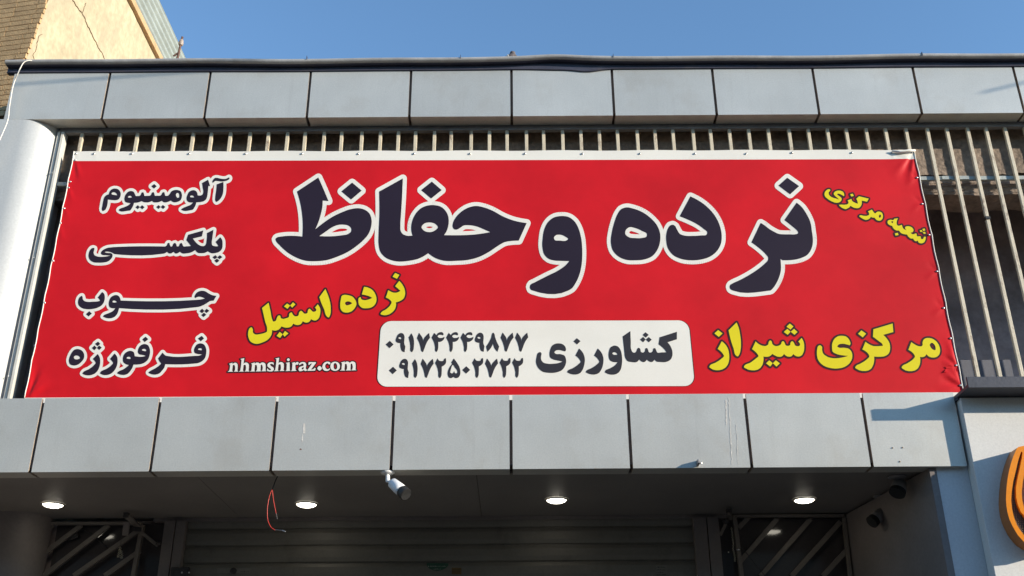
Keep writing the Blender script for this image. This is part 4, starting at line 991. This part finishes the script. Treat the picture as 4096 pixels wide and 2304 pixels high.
s = MB(); s.tube([P(*f3(1655, 470), Yg+0.05), P(*f3(1640, 560), Yg+0.05), P(*f3(1632, 640), Yg+0.05)], 0.0012, 5); s.build('thin_cord', M['iron'], bl_)
chain(bl_, [f3(1634, 640), f3(1625, 690), f3(1610, 735), f3(1603, 775)], Yg+0.05, 0.010); chain(bl_, [f3(1640, 680), f3(1652, 730), f3(1650, 790)], Yg+0.05, 0.010)
br_ = thing('gate_bracket', 'grey bracket with a long thin chain on the right gate', 'bracket', PZ(2915, 2045, zsf), 'brackets above the gates')
s = MB(); q = P(2915, 2043, Yg); s.box(q.x-0.02, q.x+0.02, Yg-0.02, Yg+0.02, q.z-0.014, q.z+0.014); s.build('square_end', M['iron'], br_)
s = MB(); s.bar(P(*f4(350, 230), Yg), P(*f4(370, 330), YW-0.12), 0.04, 0.03); s.build('track', M['gate'], br_, bevel=0.003)
s = MB(); s.ball(P(*f4(285, 390), Yg+0.1), 0.024, n=10, k=6, sc3=(1.1, 1, 1)); s.build('roller', M['iron'], br_, smooth=True)
s = MB(); s.bar(P(*f4(290, 440), YW-0.12), P(*f4(190, 650), YW-0.12), 0.024, 0.02); s.build('stay_rod', M['gate'], br_, bevel=0.002)
chain(br_, [f4(390, 500), f4(405, 600), f4(415, 700), f4(430, 800), f4(430, 900), f4(445, 980), f4(455, 1060), f4(460, 1130)], YW-0.10, 0.006)
s = MB(); s.ball(P(*f4(340, 960), YW-0.08), 0.006, n=8, k=4); s.build('bright_pin', M['screw'], br_, smooth=True)
s = MB(); s.ball(P(*f4(520, 915), YW-0.06), 0.008, n=8, k=4, sc3=(2, 1, 1)); s.build('bright_pin', M['screw'], br_, smooth=True)
cb = MB(); cb.tube(spline([f4(580, 870), f4(700, 1010), f4(850, 1200), f4(1000, 1380), f4(1100, 1500)], YW-0.07), 0.0035, 5)
tag(cb.build('black_cable', M['cable_black'], smooth=True), 'black cable sagging across the right lattice gate', 'cable')
# small spotlight body seen through the left gate
sp = thing('floodlight', 'small dark floodlight behind the bars of the left gate', 'lamp', P(*f3(1000, 500), YW+0.03))
s = MB(); s.bar(P(*f3(945, 520), YW+0.02), P(*f3(1060, 470), YW+0.02), 0.05, 0.03); s.build('head', M['iron'], sp, bevel=0.004)
s = MB(); s.tube([P(*f3(1060, 420), YW+0.03), P(*f3(1120, 395), YW+0.03), P(*f3(1240, 460), YW+0.03), P(*f3(1330, 540), YW+0.03), P(*f3(1440, 630), YW+0.03)], 0.006, 6); s.build('cable_arm', M['iron'], sp)

# ================================================================== orange letter on the sign box
lt = thing('orange_letter', 'orange illuminated letter with a dark bead filled track on the sign box', 'sign letter', (P(4080, 2000, -0.1).x, -0.062, P(4080, 2000, -0.1).z))
YF = -0.062-0.125
def pt(px, py, Y): return P(px, py, YF)*1.0 if Y is None else Vector((P(px, py, YF).x, Y, P(px, py, YF).z))
outer = [(4086,1785),(4075,1787),(4068,1793),(4054,1823),(4044,1853),(4037,1880),(4031,1910),(4027,1941),(4025,1970),(4024,1999),(4026,2025),(4030,2050),(4038,2078),(4049,2102),(4060,2122),(4072,2141),(4096,2168),(4130,2190),(4175,2205),(4225,2200),(4290,2170),(4330,2110),(4350,2030),(4350,1900),(4335,1800),(4318,1722),(4250,1742),(4180,1762),(4140,1775)]
hole = [(4128,1810),(4112,1840),(4100,1885),(4091,1930),(4087,1970),(4089,2000),(4096,2030),(4108,2052),(4125,2066),(4128,2050)]
tr_o = [(4088,1806),(4084,1808),(4072,1845),(4063,1885),(4053,1925),(4047,1965),(4045,2000),(4048,2035),(4056,2070),(4068,2100),(4082,2122),(4096,2140),(4128,2160)]
tr_i = [(4128,2110),(4096,2062),(4084,2048),(4072,2020),(4065,1990),(4064,1950),(4070,1915),(4080,1870),(4088,1830),(4090,1812)]
def ring_mesh(loops, Y):
    return face_street(fill_mesh([[[(Vector(p), False) for p in lp] for lp in loops]], 0, lambda q, off: pt(q.x, q.y, Y)))
track = tr_o+tr_i
ring_mesh([outer, hole, track], YF).build('face', M['orange'], lt)
s = MB()
for lp in (outer, hole):
    for i in range(len(lp)):
        a, c = lp[i], lp[(i+1) % len(lp)]; s.quad(pt(*a, YF), pt(*c, YF), pt(*c, -0.0615), pt(*a, -0.0615), m=0 if lp is outer else 1)
s.build('return', [M['orange_side'], M['orange']], lt)
s = MB()
for i in range(len(track)):
    a, c = track[i], track[(i+1) % len(track)]; s.quad(pt(*a, YF), pt(*c, YF), pt(*c, YF+0.025), pt(*a, YF+0.025))
s.build('track_wall', M['orange'], lt)
ring_mesh([track], YF+0.025).build('track_floor', M['track'], lt)
s = MB()
cl_ = [((tr_o[i][0]), tr_o[i][1]) for i in range(len(tr_o))]
for j, (px, py) in enumerate([(x, y) for y in range(1840, 2150, 9) for x in range(4048, 4130, 8)]):
    # keep the beads that fall on the track floor
    ins = False; n = len(track)
    for i in range(n):
        (x1, y1), (x2, y2) = track[i], track[(i+1) % n]
        if (y1 > py) != (y2 > py) and px < (x2-x1)*(py-y1)/(y2-y1)+x1: ins = not ins
    if ins: s.ball(pt(px+rng.uniform(-1, 1), py, YF+0.022), 0.0035, n=6, k=3)
o = s.build('led_beads', M['stud'], lt); o['kind'] = 'stuff'

# ================================================================== small marks on the cladding
def blot(px, py, r_, mt, nm, label, cat, Y=-0.0012, n=9, squash=1.0):
    s = MB(); pts = []
    for k in range(n):
        t = 2*math.pi*k/n; rr = r_*rng.uniform(0.6, 1.2); pts.append(P(px+rr*math.cos(t), py+rr*math.sin(t)*squash, Y))
    s.poly(pts); face_street(s); return s.build(nm, M[mt], shop)
for (px, py, r_, sq) in ((1215, 1715, 6, 4.5), (1209, 1752, 3, 7)): blot(px, py, r_, 'stain', 'dry_stain', '', '', squash=sq)
blot(1203, 1797, 4, 'chip', 'paint_chip', '', '')
blot(1122, 348, 3, 'stain', 'dry_stain', '', '')
for (a, c, w_) in (((2915, 1590), (2928, 1860), 2.0), ((2903, 1600), (2906, 1700), 3.0), ((2945, 1700), (2953, 1860), 1.2)):
    s = MB(); n = 14
    for k in range(n):
        t0, t1 = k/n, (k+0.8+rng.random()*0.2)/n; x0_ = a[0]+(c[0]-a[0])*t0+rng.uniform(-2, 2); x1_ = a[0]+(c[0]-a[0])*t1+rng.uniform(-2, 2)
        y0_ = a[1]+(c[1]-a[1])*t0; y1_ = a[1]+(c[1]-a[1])*t1; ww = w_*rng.uniform(0.4, 1.2)
        s.poly([P(x0_-ww, y0_, -0.0012), P(x0_+ww, y0_, -0.0012), P(x1_+ww, y1_, -0.0012), P(x1_-ww, y1_, -0.0012)])
    face_street(s).build('dry_run_mark', M['stain'], shop)
for (px, py) in ((3571, 1791), (3611, 1790), (3600, 1846)):
    q = P(px, py, -0.003); s = MB(); s.tube([q, q+Vector((0, -0.004, 0))], [0.006, 0.003], 10); s.build('screw_hole', M['panel_edge'], shop)
# little broken bracket stub on the lower edge, and its bolts
st = thing('bracket_stub', 'small broken bracket stub with a bolt on the bottom edge of the lower cladding', 'bracket', P(2795, 1862, -0.02))
s = MB(); a = P(2785, 1866, 0.0); c = P(2786, 1843, 0.0); s.hexa([(a.x, -0.10, a.z), (a.x+0.012, -0.10, a.z), (a.x+0.016, 0.0, a.z), (a.x, 0.0, a.z), (c.x, -0.045, c.z), (c.x+0.008, -0.045, c.z), (c.x+0.01, 0, c.z), (c.x, 0, c.z)]); s.build('stub', M['rail_dark'], st)
s = MB(); s.tube([P(2792, 1853, -0.04), P(2807, 1852, -0.06)], [0.010, 0.007], 8); s.build('bolt', M['screw'], st)

# street cables crossing high in front of the shop, above the frame; their shadows lie on the upper cladding
for (a, c, lb) in (((30, 340), (795, 286), 'thin utility cable strung along the street above the left part of the shop'), ((3930, 370), (4096, 330), 'thin utility cable strung along the street above the right end of the shop')):
    A, B = P(*a, 0)+SUN*5.5, P(*c, 0)+SUN*5.5; d = (B-A).normalized()
    ends = (A-d*0.3, B+d*(0.35 if a[0] < 100 else 3.0)) if False else (A-d*25, B+d*25)
    if a[0] > 100: ends = (A, B+d*25)
    s = MB(); s.tube([ends[0].lerp(ends[1], k/10) for k in range(11)], 0.011, 6)
    tag(s.build('utility_cable', M['cable_black'], smooth=True), lb, 'cable')
